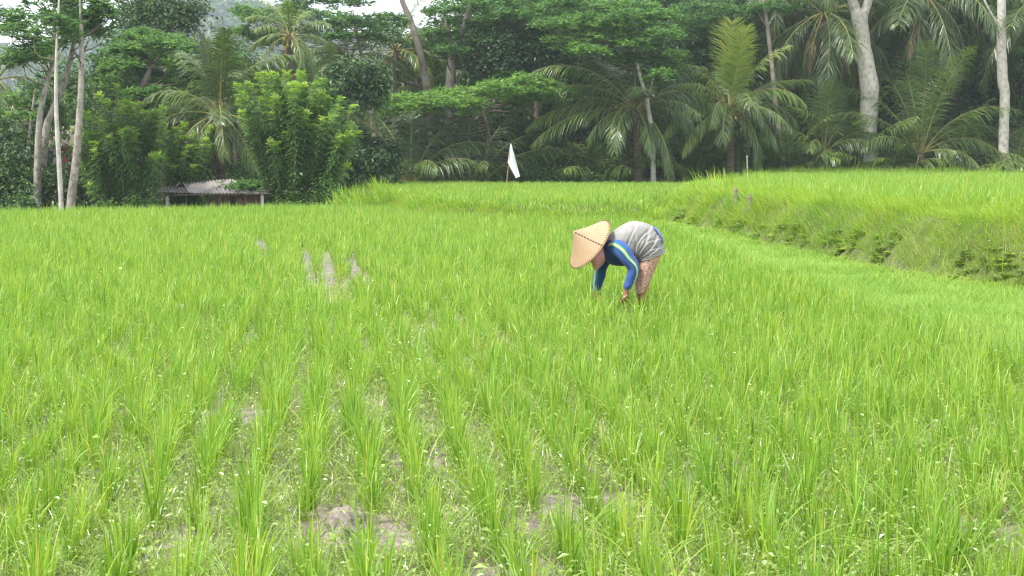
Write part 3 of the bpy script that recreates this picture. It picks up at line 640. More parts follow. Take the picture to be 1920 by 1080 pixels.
wand_tree('lime-tipped leafy shrub left of the shed beside the white stems',ground_at(240,51.5),tipset(1,[(150,205),(165,215),(185,178),(218,158),(200,190),(240,188),(262,195),(285,208),(305,203),(140,240),(285,225),(150,285),(235,200),(205,235),(300,265),(170,250)],51.5,60,1.2),401)
wand_tree('larger lime-tipped leafy shrub right of the shed',ground_at(560,52.5),tipset(2,[(445,160),(465,158),(495,138),(512,138),(538,135),(565,135),(520,155),(545,160),(570,160),(605,150),(603,175),(640,185),(662,200),(625,225),(655,248),(450,190),(500,170),(515,195),(520,215),(465,255),(480,278),(585,200),(615,185),(660,235)],52.5,92,1.4),402,ll=.29)
wand_tree('smaller lime-tipped shrub between the other shrub and the palm trunk',ground_at(345,54),tipset(3,[(305,232),(330,240),(345,232),(365,250),(385,262),(320,262),(395,240),(355,275)],54,26,.8),403)
# low leafy bushes at the foot of them
def bush(name,label,group,base,rad,seed,mat,ncl=60,per=34,L=.16,tm=.5,cat='bush',lift=.75):
    b=np.asarray(base,float)
    return tree(name,label,group,base,[b,b+A(0,0,rad[2]*.6)],[.05,.03],[(b+A(0,0,rad[2]*lift),rad,ncl,per)],mat,M['bark_brown'],seed,cat=cat,limbs=6,L=L,tm=tm)
bush('bush','low light green bush below the lime-tipped shrub by the white stems','leafy bushes',ground_at(190,50.3),(1.25,.9,.9),411,M['leaf_mid'],70,40,.15,.75)
bush('bush','round light green bush under the middle of the first shrub','leafy bushes',ground_at(265,50.6),(.9,.7,1.1),412,M['leaf_mid'],60,36,.15,.7)
bush('bush','leafy bush at the right end of the shed','leafy bushes',ground_at(590,50.8),(1.3,.9,1.3),413,M['leaf_mid'],90,40,.15,.62)
bush('bush','dark bush hugging the ground at the left border','leafy bushes',ground_at(30,49.5),(2.0,1.0,.95),414,M['leaf_dark'],90,40,.2,.7)
bush('bush','leafy bush behind the palm trunk and shed','leafy bushes',ground_at(470,57.5),(1.6,1,1.6),415,M['leaf_mid'],90,40,.16,.4)
bush('bush','tall dark bush at the left border below the grey palm','leafy bushes',ground_at(25,53),(1.9,1.2,2.2),416,M['leaf_dark'],150,46,.2,.7)
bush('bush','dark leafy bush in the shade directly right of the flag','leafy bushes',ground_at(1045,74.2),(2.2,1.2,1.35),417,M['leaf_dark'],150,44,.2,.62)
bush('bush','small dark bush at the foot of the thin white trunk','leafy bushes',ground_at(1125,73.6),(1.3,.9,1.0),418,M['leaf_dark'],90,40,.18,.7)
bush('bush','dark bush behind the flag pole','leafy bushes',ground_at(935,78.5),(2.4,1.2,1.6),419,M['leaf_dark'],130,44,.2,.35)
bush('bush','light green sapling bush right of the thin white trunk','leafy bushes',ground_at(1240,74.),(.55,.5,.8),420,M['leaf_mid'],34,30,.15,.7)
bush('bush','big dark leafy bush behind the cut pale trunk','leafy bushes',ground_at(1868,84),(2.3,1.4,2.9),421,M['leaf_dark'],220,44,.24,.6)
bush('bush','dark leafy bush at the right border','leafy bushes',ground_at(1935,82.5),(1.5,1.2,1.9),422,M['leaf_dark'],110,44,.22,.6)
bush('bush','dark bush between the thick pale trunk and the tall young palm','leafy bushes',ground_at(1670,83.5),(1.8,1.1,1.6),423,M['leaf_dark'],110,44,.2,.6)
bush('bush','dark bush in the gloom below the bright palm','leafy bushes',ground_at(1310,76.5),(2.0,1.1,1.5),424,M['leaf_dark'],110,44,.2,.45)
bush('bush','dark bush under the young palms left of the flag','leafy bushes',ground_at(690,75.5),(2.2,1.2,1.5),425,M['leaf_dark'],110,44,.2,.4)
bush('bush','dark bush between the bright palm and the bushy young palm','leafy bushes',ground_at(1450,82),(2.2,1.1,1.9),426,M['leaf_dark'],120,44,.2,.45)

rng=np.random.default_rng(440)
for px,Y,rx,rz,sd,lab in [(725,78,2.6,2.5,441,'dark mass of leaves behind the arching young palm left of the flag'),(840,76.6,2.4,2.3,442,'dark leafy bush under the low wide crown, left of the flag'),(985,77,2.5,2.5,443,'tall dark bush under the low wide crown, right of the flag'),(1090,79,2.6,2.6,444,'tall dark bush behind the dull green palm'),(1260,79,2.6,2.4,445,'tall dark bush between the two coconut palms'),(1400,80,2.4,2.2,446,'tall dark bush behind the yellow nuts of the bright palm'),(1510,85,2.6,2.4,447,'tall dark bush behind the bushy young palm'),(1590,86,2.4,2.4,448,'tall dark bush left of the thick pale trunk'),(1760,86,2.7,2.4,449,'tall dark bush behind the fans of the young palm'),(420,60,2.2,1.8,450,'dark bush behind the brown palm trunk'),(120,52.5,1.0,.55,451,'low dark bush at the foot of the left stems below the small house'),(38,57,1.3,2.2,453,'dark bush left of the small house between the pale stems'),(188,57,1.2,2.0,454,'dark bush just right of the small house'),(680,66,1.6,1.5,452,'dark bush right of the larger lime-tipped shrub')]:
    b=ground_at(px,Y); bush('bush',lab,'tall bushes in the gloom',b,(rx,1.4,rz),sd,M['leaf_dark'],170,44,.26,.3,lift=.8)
# --- slender pale trees on the left with layered feathery crowns
def pads(specs,Y,seed,dy=1.6,k_=3.4):
    r=np.random.default_rng(seed); out=[]; specs=[(a,b,c,int(d*k_)) for a,b,c,d in specs]+[(a+r.normal(0,c*.4),b+r.normal(0,16),c*.6,d) for a,b,c,d in specs]
    for (px,py,wpx,n) in specs:
        y=Y+r.uniform(-dy,dy); p=W(px,py,y); rx=wpx/F*y*.5; out.append((p,(rx,rx*.8,0),n,0))
    return out
def slender(label,pts,radii,Y,padspec,seed,bark='bark_pale',L=.30,tm=.5,limbs=1,extra=None,group='slender pale-stemmed trees'):
    tr=[W(px,py,Y) for px,py in pts]; b=G(tr[0]); tr=[b-A(0,0,.2)]+tr
    return tree('slender_tree',label,group,b,tr,[radii[0]*1.1]+list(radii),pads(padspec,Y,seed,1.6,1.0) if padspec else [],M['leaf_feather'],M[bark],seed,limbs=limbs,L=L,style='pad',tm=tm,extra=extra)
slender('slender tree leaning right from the left group, its dark upper stem crossing the sky',[(70,382),(72,260),(78,200),(92,140),(102,80),(102,0),(100,-70)],[.15,.12,.10,.085,.07,.05,.03],52,
        [(60,30,90,26),(30,55,80,22),(75,75,80,22),(110,25,70,18),(45,95,80,20),(20,15,70,18),(90,-20,90,22),(80,110,50,12),(20,105,60,14)],501,tm=.5)
slender('thicker grey tree leaning right behind the thin white stem',[(76,382),(86,250),(98,210),(122,150),(138,85),(150,20),(160,-60)],[.15,.14,.125,.11,.085,.06,.03],53.5,
        [(140,45,80,22),(165,60,80,20),(125,70,60,14),(165,20,70,18),(150,-10,90,22),(130,15,50,10)],502,tm=.5)
slender('thin nearly white straight stem standing at the edge of the left plot',[(115,388),(111,310),(106,220),(105,140),(108,60),(112,-30)],[.085,.08,.07,.055,.045,.02],48.6,
        [(85,55,50,10),(125,40,50,10),(105,-5,60,12)],503,bark='bark_white')
slender('pale stem leaning right at the shrub, rising to the sky',[(133,388),(143,300),(150,200),(153,130),(153,70),(150,-10)],[.15,.135,.11,.09,.07,.04],49.2,
        [(180,55,70,16),(140,25,70,16),(185,22,70,16),(160,-10,80,18),(130,60,50,8)],504)
slender('bare grey pole-like tree just behind the left dark bush',[(40,384),(50,300),(66,270),(72,330)][:2]+[(62,200),(70,150)],[.07,.06,.05,.03],55,[(60,165,60,14),(40,215,60,14),(30,185,50,10)],505,tm=.65)

# --- broad feathery trees, trunks as the photograph shows them
def feathery(label,pts,radii,Y,padspec,seed,py_=0,L=.27,tm=.5,limbs=1,bark='bark_grey',extra=None,group='broad feathery trees'):
    tr=[W(px,py,Y) for px,py in pts]; b=G(tr[0]); tr=[b-A(0,0,.2)]+tr
    return tree('feathery_tree',label,group,b,tr,[radii[0]*1.15]+list(radii),pads(padspec,Y+py_,seed,2.4),M['leaf_feather'],M[bark],seed,limbs=limbs,L=L,style='pad',tm=tm,extra=extra)
feathery('wide light green feathery tree between the left stems and the palm',[(255,380),(250,250),(262,180),(285,120)],[.25,.22,.18,.08],63,
   [(290,70,120,46),(250,90,110,40),(340,85,110,40),(300,105,150,56),(230,120,90,30),(360,115,100,36),(280,135,140,48),(340,150,110,40),(235,160,80,24),(375,145,60,18),(290,170,120,40)],511,tm=.6)
def bare(ptsY):
    def f(tb,cb,b):
        for pts,Y,r in ptsY: tube(tb,[W(px,py,Y)-b for px,py in pts],np.linspace(r[0],r[1],len(pts)),n=6,seg=5*len(pts),cap=False)
    return f
feathery('feathery tree with one long bare curved branch above the larger shrub',[(800,330),(798,240),(790,165),(740,155),(690,130),(640,100),(600,70),(560,40)],[.2,.18,.13,.10,.09,.08,.06,.03],79,
   [(545,20,110,36),(500,30,110,36),(480,55,90,28),(560,55,90,26),(520,75,90,24),(470,20,80,20),(600,25,80,20),(570,-5,110,30)],512,tm=.55,bark='bark_brown',extra=bare([([(640,100),(600,98),(570,95)],79,(.05,.02)),([(790,165),(770,120),(742,95),(730,65),(715,55)],79.5,(.07,.015))]))
feathery('feathery tree with thin limbs spreading against the pale sky',[(720,330),(700,240),(690,150),(672,80),(662,20)],[.16,.14,.11,.08,.04],76,
   [(655,35,90,26),(690,45,80,22),(720,30,80,20),(640,65,70,18),(700,65,60,14),(655,0,90,24),(740,42,50,10),(610,45,60,14)],513,tm=.35)
feathery('tree with a smooth grey trunk leaning left across the gap of sky',[(815,330),(806,210),(800,160),(786,90),(770,40),(752,-5),(738,-60)],[.24,.22,.21,.19,.17,.14,.08],78,
   [(700,-45,160,30),(780,-60,160,30)],514,py_=4)
feathery('tree with a thick forked grey trunk right of the leaning trunk',[(845,330),(842,200),(846,140),(848,105),(866,60),(880,20),(888,-30)],[.3,.28,.26,.24,.2,.17,.1],78.5,
   [(900,40,130,46),(960,25,130,46),(850,35,80,24),(820,60,80,24),(930,70,130,44),(990,55,120,40),(1000,15,120,40),(900,-5,150,50),(840,90,70,18),(960,100,100,30),(830,15,80,22),(1040,40,100,34)],515,tm=.5,
   extra=bare([([(848,112),(843,75),(836,40),(832,-10)],78.5,(.14,.06)),([(842,180),(866,140),(886,100),(888,60),(880,20)],78.5,(.07,.03))]))
feathery('low wide feathery tree spreading its flat crown over the dark hollow',[(905,330),(915,260),(910,220),(900,190)],[.14,.12,.09,.05],73.6,
   [(740,182,90,36),(800,192,110,46),(860,188,120,50),(920,178,120,50),(980,168,120,50),(1030,160,80,30),(880,170,110,40),(950,155,100,36),(1000,180,80,26),(830,175,90,30),(760,200,60,18)],516,tm=.85,limbs=1,bark='bark_brown')
feathery('slim white-stemmed tree with layered feathery crown over the drooping palm',[(1225,332),(1223,260),(1213,190),(1200,140),(1188,90),(1180,30)],[.14,.125,.11,.09,.07,.04],72.4,
   [(1060,40,100,36),(1110,30,110,40),(1160,40,120,46),(1220,25,110,40),(1130,62,140,52),(1190,75,110,40),(1060,75,80,24),(1240,60,90,30),(1100,92,90,28),(1200,105,110,40),(1170,5,150,50),(1260,100,70,18),(1060,5,120,36),(1240,135,60,14)],517,bark='bark_white',tm=.6,
   extra=bare([([(1213,190),(1226,140),(1232,95)],72.4,(.05,.02))]))
feathery('slim grey tree bending above the bright palm to the top edge',[(1470,330),(1456,210),(1448,130),(1440,60),(1432,0),(1425,-40)],[.15,.13,.12,.11,.10,.07],79,
   [(1380,20,130,40),(1320,10,130,40),(1300,45,110,34),(1440,10,120,34),(1350,60,90,24)],518,limbs=0,tm=.35,extra=bare([([(1442,60),(1425,30),(1405,0)],79,(.05,.02))]))
feathery('massive pale trunk forking at the top edge of the picture',[(1628,322),(1628,240),(1630,190),(1630,160),(1622,110),(1615,60),(1610,20)],[.52,.5,.5,.52,.44,.42,.46],80.3,
   [(1500,-150,300,60),(1640,-170,300,60),(1760,-140,260,50),(1580,-230,320,60)],519,py_=6,bark='bark_white',limbs=0,
   extra=bare([([(1610,40),(1598,0),(1575,-80)],80.3,(.36,.2)),([(1614,40),(1628,0),(1650,-90)],80.3,(.30,.2))]))
feathery('straight pale trunk at the right edge with a dark side branch',[(1881,325),(1882,250),(1884,180),(1880,150),(1878,90),(1878,3),(1880,-60)],[.30,.27,.27,.29,.26,.24,.2],79.6,
   [(1850,-110,260,50),(1950,-130,260,50),(1900,95,60,12),(1925,70,60,14)],520,py_=5,bark='bark_white',limbs=0,extra=bare([([(1878,85),(1872,50),(1855,20),(1838,-15)],79.4,(.12,.05))]))

# --- rounded dark trees of the second rank
def rtree(label,px,py,Y,rpx,rz,seed,mat,ncl,per=42,L=.24,tm=.45,group='dark rounded trees'):
    b=ground_at(px,Y); c=W(px,py,Y); rx=rpx/F*Y; rzz=rz/F*Y
    tr=[b-A(0,0,.2),b+(c-b)*.5+A(rng.normal(0,.2),0,0),c+A(0,0,rzz*.3)]
    return tree('broadleaf_tree',label,group,b,tr,[.26,.2,.07],[(c,(rx,rx*.8,rzz),ncl,per)],mat,M['bark_brown'],seed,limbs=9,L=L,tm=tm)
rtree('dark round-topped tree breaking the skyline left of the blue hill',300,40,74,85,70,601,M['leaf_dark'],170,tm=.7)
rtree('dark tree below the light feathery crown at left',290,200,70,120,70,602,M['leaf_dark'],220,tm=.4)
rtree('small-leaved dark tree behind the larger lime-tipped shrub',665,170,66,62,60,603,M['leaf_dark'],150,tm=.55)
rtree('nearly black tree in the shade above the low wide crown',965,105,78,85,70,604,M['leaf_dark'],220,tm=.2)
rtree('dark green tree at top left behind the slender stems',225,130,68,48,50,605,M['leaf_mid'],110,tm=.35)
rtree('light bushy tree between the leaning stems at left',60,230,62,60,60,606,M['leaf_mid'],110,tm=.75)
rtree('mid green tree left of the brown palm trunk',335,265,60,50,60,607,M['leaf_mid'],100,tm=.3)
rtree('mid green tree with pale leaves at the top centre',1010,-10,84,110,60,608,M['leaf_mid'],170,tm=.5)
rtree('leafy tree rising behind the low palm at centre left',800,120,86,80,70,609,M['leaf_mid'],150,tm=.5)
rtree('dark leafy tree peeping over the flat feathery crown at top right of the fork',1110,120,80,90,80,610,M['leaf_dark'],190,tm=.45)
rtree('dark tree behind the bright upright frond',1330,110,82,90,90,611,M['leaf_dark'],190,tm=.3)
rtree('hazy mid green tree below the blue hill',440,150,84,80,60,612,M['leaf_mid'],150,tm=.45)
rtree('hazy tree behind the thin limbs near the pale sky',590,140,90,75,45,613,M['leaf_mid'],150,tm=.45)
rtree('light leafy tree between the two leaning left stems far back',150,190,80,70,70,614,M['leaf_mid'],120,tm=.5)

# --- rank upon rank of dark trees that close the view
rng=np.random.default_rng(900)
fill=[]
for k in range(5):
    e=tree('broadleaf_tree','dark broadleaf tree deep in the shaded wood behind the nearer palms and trunks','trees deep in the wood',(0,0,0),[A(0,0,-.3),A(.2,0,3),A(0,.1,6.5)],[.3,.24,.1],
         [(A(0,0,6.2),(2.9,2.9,3.2),110,34),(A(.9,-.6,3.2),(2.4,2.2,1.9),60,30)],M['leaf_dark'] if k%2 else M['leaf_mid'],M['bark_brown'],910+k,limbs=7,L=.34,tm=.4)
    fill.append(e)
rng=np.random.default_rng(901)
cells=[]
for row,(Yr,step) in enumerate([(92,150),(98,150),(106,140)]):
    for px in np.arange(-150+row*50,2120,step):
        cells.append((px+rng.uniform(-30,30),Yr+rng.uniform(-2.5,2.5)))
for n_,(px,Y) in enumerate(cells):
    e=fill[n_] if n_<5 else copy_tree(fill[rng.integers(5)])
    ytop=np.interp(px,[-200,0,120,210,260,350,380,480,520,700,800,850,1000,2200],[160,165,165,175,130,110,150,150,150,155,130,20,-60,-80])+rng.uniform(-15,25)
    b=ground_at(px,Y); ztop=W(px,ytop,Y)[2]; s=(ztop-b[2])/9.6
    e.location=tuple(b); e.rotation_euler=(0,0,rng.uniform(0,6.28)); e.scale=(max(s,.8)*rng.uniform(.9,1.2),)*2+(s,)

rng=np.random.default_rng(930)
under=bush('bush','dark undergrowth bush standing deep in the wood','bushes deep in the wood',(0,0,0),(3.0,1.8,2.1),931,M['leaf_dark'],130,40,.34,.35)
for n_,px in enumerate(np.arange(-120,2080,100)):
    e=under if n_==0 else copy_tree(under); Y=89.5+rng.uniform(-1,1.5); e.location=tuple(ground_at(px,Y)); e.rotation_euler=(0,0,rng.uniform(-.4,.4)+math.pi*(n_%2)); s=rng.uniform(.85,1.25); e.scale=(s,s,s*rng.uniform(.9,1.3))
# --- the far hill, covered by one mass of wood
rng=np.random.default_rng(950)
HS=2.4
def hillz(x,y):
    x=x/HS; y=y/HS
    return -1+HS*(19+17*np.exp(-((x+62)/26)**2)+5*np.exp(-((x+115)/30)**2)+6*np.exp(-((x+5)/30)**2))*np.exp(-((y-330)/85)**2)*np.interp(x,[-320,-200,60,220],[.3,1,.9,.4])
hx=np.arange(-320,261,6.)*HS; hy=np.arange(190,481,6.)*HS; HX,HY=np.meshgrid(hx,hy); HZ=hillz(HX,HY)-.3
i,j=np.meshgrid(np.arange(len(hy)-1),np.arange(len(hx)-1),indexing='ij'); k=len(hx)
hb=MB(); hb.add(np.stack([HX,HY,HZ],-1).reshape(-1,3),np.stack([i*k+j,i*k+j+1,(i+1)*k+j+1,(i+1)*k+j],-1).reshape(-1,4))
tag(hb.build('hill',M['soil'],smooth=True),kind='structure')
mb=MB(); n=1500; p=np.stack([rng.uniform(-170,60,n),rng.uniform(235,345,n)],-1)*HS
for q in p:
    r=rng.uniform(4.0,8.6); c=A(q[0],q[1],hillz(q[0],q[1])+r*.5); m=46
    d=rand_dirs(m); d[:,2]=abs(d[:,2]); P=c+d*r*A(1,1,.8)*rng.uniform(.75,1.05,(m,1)); nn=nrm(d+rng.normal(0,.35,(m,3)))
    leaves(mb,P,np.cross(nn,rng.standard_normal((m,3))),nn,r*.55,r*.38,np.clip(rng.normal(.5,.25)+rng.normal(0,.15,m),0,1))
tag(mb.build('distant_woods',M['hill_leaf']),'blue-green wood covering the far hill','wood',kind='stuff')
# ------------------------------------------------------------------ shed, house, flag, stakes
rng=np.random.default_rng(1000)
M['tin']=noisy_mat('corrugated_roofing',[(.25,(.13,.115,.11)),(.5,(.25,.225,.22)),(.62,(.34,.31,.305)),(.8,(.48,.43,.42))],scale=3.5,stretch=(1,.12,.12),rough=.75,bump=.1)
M['tin_old']=noisy_mat('dark_old_roofing',[(.3,(.07,.06,.055)),(.7,(.17,.155,.15))],scale=3,rough=.85,bump=.2)
M['brick']=noisy_mat('old_red_brick',[(.3,(.13,.065,.045)),(.55,(.26,.15,.11)),(.75,(.40,.33,.28))],scale=5,rough=.9,bump=.5)
M['post_white']=noisy_mat('whitewashed_post',[(.3,(.38,.37,.36)),(.7,(.60,.59,.57))],scale=6,rough=.9,bump=.2)
YS=52.6
sb=W(400,400,YS); sb[2]=float(height(sb[0],YS,False)); sb[1]=YS
e=empty('shed',sb,'low open shed with a grey corrugated roof half hidden behind the left plot','shed')
L0=lambda px,py,Y:W(px,py,Y)-sb
def corr(p00,p10,p01,p11,name,waves,mat,sag=.012,amp=.020,thick=.012):
    """corrugated sheet: p00-p10 eave, p01-p11 ridge"""
    mb=MB(); nu=waves*6+1; nv=8; u=np.linspace(0,1,nu); v=np.linspace(0,1,nv); U,V=np.meshgrid(u,v)
    P=(np.asarray(p00)[None,None]*(1-U[...,None])+np.asarray(p10)*U[...,None])*(1-V[...,None])+(np.asarray(p01)*(1-U[...,None])+np.asarray(p11)*U[...,None])*V[...,None]
    P[...,2]+=amp*np.sin(U*waves*2*np.pi)-sag*np.sin(np.pi*U)*np.sin(np.pi*V*.8+.3)+.004*np.sin(U*9)
    B=P-A(0,0,thick); k=nu*nv; i,j=np.meshgrid(np.arange(nv-1),np.arange(nu-1),indexing='ij')
    f=np.stack([i*nu+j,i*nu+j+1,(i+1)*nu+j+1,(i+1)*nu+j],-1).reshape(-1,4)
    ed=[(0,q,q+1,0) for q in range(0)]
    fe=[[q,q+k,q+1+k,q+1] for q in range(nu-1)]+[[(nv-1)*nu+q,(nv-1)*nu+q+1,(nv-1)*nu+q+1+k,(nv-1)*nu+q+k] for q in range(nu-1)]
    mb.add(np.vstack([P.reshape(-1,3),B.reshape(-1,3)]),np.vstack([f,f[:,::-1]+k,np.array(fe)]))
    return mb.build(name,mat,e,smooth=True)
corr(L0(354,362,YS-.9),L0(458,362,YS-.9),L0(342,341,YS+.5),L0(436,335.5,YS+.5),'roof',15,M['tin'])
corr(L0(452,362,YS-.88),L0(502,361,YS-.88),L0(432,337,YS+.5),L0(490,346,YS+.5),'roof',8,M['tin'])
corr(L0(292,360,YS-.9),L0(360,361.5,YS-.92),L0(300,350,YS+.2),L0(350,350,YS+.2),'roof',9,M['tin_old'])
corr(L0(484,359,YS-.86),L0(515,356.5,YS-.86),L0(478,353,YS+.2),L0(506,351,YS+.2),'roof',5,M['tin_old'])
for px,w_,mt,dy in [(314,.11,'post_white',-.7),(492,.11,'post_white',-.7),(349,.06,'wood_old',.2),(412,.09,'wood_old',-.3),(391,.05,'wood_old',.5),(461,.06,'wood_old',-.2),(300,.06,'wood_old',.4),(478,.07,'wood_old',.5)]:
    mb=MB(); t_=L0(px,364,YS+dy); box(mb,A(t_[0],t_[1],t_[2]/2-.02),(w_,w_,abs(t_[2])+.02)); mb.build('post',M[mt],e)
mb=MB(); a_,b_=L0(304,364.5,YS-.85),L0(512,361,YS-.85); m_=(a_+b_)/2; box(mb,m_-A(0,0,.03),(np.linalg.norm(b_-a_),.05,.045),R=np.array(Matrix.Rotation(-math.atan2(b_[2]-a_[2],b_[0]-a_[0]),3,'Y'))); mb.build('beam',M['bark_brown'],e)
mb=MB(); a_,b_=L0(330,350,YS-.2),L0(338,341,YS+.2); tube(mb,[a_,b_],[.025,.02],n=6); mb.build('pole',M['wood_old'],e)
mb=MB(); a_,b_=L0(418,341,YS+.45),L0(436,339,YS+.5); tube(mb,[a_,b_],[.03,.03],n=6); mb.build('ridge_pole',M['bamboo'],e)
# brick stacks kept under the roof
for px,wd_,h_,lab in [(420,.62,1.66,'stack of old bricks under the middle of the shed roof'),(470,.8,1.7,'stack of old bricks near the right end of the shed')]:
    p=W(px,380,YS+.1); z0=float(height(p[0],YS-.1,False)); mb=MB(); r=np.random.default_rng(int(px))
    zz=0
    while zz<h_:
        for q in np.arange(-wd_/2,wd_/2,.22):
            box(mb,(q+r.normal(0,.012),r.normal(0,.02),zz+.045),(.205,.42,.085))
        zz+=.092
    o=mb.build('brick_stack',M['brick']); o.location=(p[0],YS+.1,z0); tag(o,lab,'bricks','brick stacks in the shed')
# leafy creeper lying over the roof's right end
mb=MB(); rng=np.random.default_rng(1010); c=W(462,347,YS-.15)
P=c+rng.standard_normal((150,3))*A(.42,.3,.09); P[:,2]-=.16*np.abs((P[:,0]-c[0]))
rosettes(mb,P,9,.24,.26,np.clip(rng.normal(.5,.2,150),0,1),lift=.3)
for k in range(6):
    a_=c+A(rng.uniform(-.5,.5),rng.uniform(-.2,.2),.05); 
    tube(mb,[c+A(.5,.3,-.1),(a_+c)/2+A(0,0,.1),a_],[.012,.01,.005],n=4,seg=6,cap=False,tint=.1)
o=mb.build('creeper',M['leaf_feather'],loc=c); tag(o,'feathery green branch lying over the right part of the shed roof','plant')

# house glimpsed between the left stems
M['plaster']=noisy_mat('white_plaster',[(.3,(.62,.62,.62)),(.7,(.78,.78,.77))],scale=2,rough=.9,bump=.1)
M['tile_roof']=noisy_mat('grey_brown_tiles',[(.3,(.16,.12,.11)),(.7,(.30,.24,.22))],scale=4,stretch=(1,4,1),rough=.9,bump=.4)
M['red_paint']=noisy_mat('red_painted_wood',[(.3,(.36,.07,.05)),(.7,(.52,.14,.10))],scale=3,rough=.7,bump=.1)
M['gold_paint']=noisy_mat('ochre_trim',[(.3,(.50,.30,.08)),(.7,(.62,.42,.16))],scale=4,rough=.6,bump=.05)
M['dark_glass']=noisy_mat('dark_opening',[(.3,(.02,.02,.025)),(.7,(.05,.05,.055))],scale=3,rough=.3,bump=0)
YH=64
hc=W(112,300,YH); hz=float(height(hc[0],YH,False))
e=empty('house',(hc[0],YH,hz),'small white walled house with red and ochre porch seen between the pale left stems','house')
px1=F/YH
mb=MB(); wz=W(100,268,YH)[2]-hz; box(mb,(-.1,1.2,wz/2),(1.9,2.4,wz)); mb.build('wall',M['plaster'],e)
mb=MB(); rz=wz
for sgn,(xa,xb,ya,yb,za,zb) in enumerate([(-1.3,1.15,-.5,1.2,rz-.12,rz+.8),(-1.3,1.15,2.9,1.2,rz-.12,rz+.8)]):
    V=[[xa,ya,za],[xb,ya,za],[xb-.5,yb,zb],[xa+.5,yb,zb]]; V=np.array(V); mb.add(np.vstack([V,V-A(0,0,.09)]),[[0,1,2,3],[7,6,5,4],[0,4,5,1],[1,5,6,2],[2,6,7,3],[3,7,4,0]])
mb.build('roof',M['tile_roof'],e)
pz=W(118,285,YH)[2]-hz
mb=MB(); box(mb,(.33,-.08,pz-.35),(.5,.1,.95)); dr=mb.build('door',M['red_paint'],e)
mb=MB(); box(mb,(.33,-.15,pz+.17),(.62,.08,.10)); box(mb,(.05,-.15,pz-.4),(.06,.08,1.04)); box(mb,(.61,-.15,pz-.4),(.06,.08,1.04)); mb.build('door_frame',M['gold_paint'],e)
mb=MB(); box(mb,(-.6,-.03,pz-.3),(.6,.05,.7)); mb.build('window',M['dark_glass'],e)

# white flag on its pole
YFL=68
fb=W(948,338,YFL); fz=float(height(fb[0],YFL,False))
e=empty('flag_pole',(fb[0],YFL,fz),'leaning bamboo pole that carries the white flag at the far edge of the middle terrace','pole')
ft=W(958,269,YFL)-A(fb[0],YFL,fz)
mb=MB(); tube(mb,[A(0,0,-.2),ft*.5+A(.01,0,0),ft],[.026,.02,.014],n=7,seg=14); mb.build('pole',M['bamboo'],e,smooth=True)
Pt=[(957.2,268),(953,302),(969,333),(974.5,331)]   # top, lower hoist, tail points
mb=MB(); nu,nv=12,22; V=np.zeros((nv,nu,3))
for iv,v in enumerate(np.linspace(0,1,nv)):
    lx=np.interp(v,[0,.50,1],[956.8,951.6,967.5]); ly=np.interp(v,[0,.5,1],[268,305,334]); rx=np.interp(v,[0,.2,.6,.92,1],[958.2,961.5,968.5,973.5,974.2]); ry=np.interp(v,[0,1],[268,331])
    for iu,u in enumerate(np.linspace(0,1,nu)):
        V[iv,iu]=W(lx+(rx-lx)*u,ly+(ry-ly)*u,YFL-.03+.10*math.sin(u*6+v*3.5)*v+.05*math.sin(u*11-v*4)*v)
o_=A(fb[0],YFL,fz); i,j=np.meshgrid(np.arange(nv-1),np.arange(nu-1),indexing='ij'); f=np.stack([i*nu+j,i*nu+j+1,(i+1)*nu+j+1,(i+1)*nu+j],-1).reshape(-1,4); k=nu*nv
ring=[q for q in range(nu)]+[r_*nu+nu-1 for r_ in range(1,nv)]+[(nv-1)*nu+q for q in range(nu-2,-1,-1)]+[r_*nu for r_ in range(nv-2,0,-1)]
fe=[[ring[q],ring[(q+1)%len(ring)],ring[(q+1)%len(ring)]+k,ring[q]+k] for q in range(len(ring))]
VV=V.reshape(-1,3); mb.add(np.vstack([VV,VV+A(0,.006,0)]),np.vstack([f,f[:,::-1]+k,fe]))
o=mb.build('flag',M['white_cloth'],smooth=True,loc=W(957,268,YFL)); tag(o,'white pennant hanging limp from the leaning bamboo pole','flag')
# stakes
def hit(px,py,y0=10,y1=75):
    for Y in np.arange(y0,y1,.1):
        p=W(px,py,Y)
        if p[2]<=float(height(p[0],Y,False)): return Y
    return y1
def stake(name,label,px,pyt,pyb,Y,r,mat,lean,group=None,split=True):
    t=W(px,pyt,Y); b=W(px-lean,pyb,Y); z=float(height(b[0],Y,False))-.15
    global rng; rng=np.random.default_rng(int(px*7)); mb=MB(); b2=A(b[0],Y,min(z,b[2])); o_=b2
    n=9; pts=[b2*(1-s)+t*s+rng.normal(0,.004,3) for s in np.linspace(0,1,4)]
    tube(mb,[p-o_ for p in pts],[r*1.05,r,r*.95,r*.8],n=n,seg=12,wob=.10)
    if split:
        tube(mb,[t-o_-A(-r*.5,0,.06),t-o_+A(r*.5,0,.05)],[r*.35,r*.12],n=5,seg=4)
        tube(mb,[t-o_-A(r*.5,0,.06),t-o_+A(-r*.65,0,.035)],[r*.35,r*.15],n=5,seg=4)
    o=mb.build(name,M[mat],smooth=True); o.location=tuple(o_); return tag(o,label,'stake',group)
stake('stake','split weathered stake standing tallest on the right bank',1406,366,404,hit(1406,400,15),.062,'wood_old',1,'weathered stakes on the bank')
stake('stake','thinner weathered stake behind and left of the split one',1380,354,388,hit(1380,386,15),.05,'wood_old',-2,'weathered stakes on the bank')
stake('stake','short rotten stump at the foot of the split stake',1396,390,404,hit(1396,402,15),.05,'wood_old',1,'weathered stakes on the bank',split=False)
stake('stake','small whitish stick at the left corner of the middle terrace',749,326,341,hit(749,346,36),.02,'post_white',0,split=False)
stake('stalk','single tall pale plant stalk rising above the right bank',1400.5,291,350,hit(1400,350,15),.014,'stalk',-3,split=False)

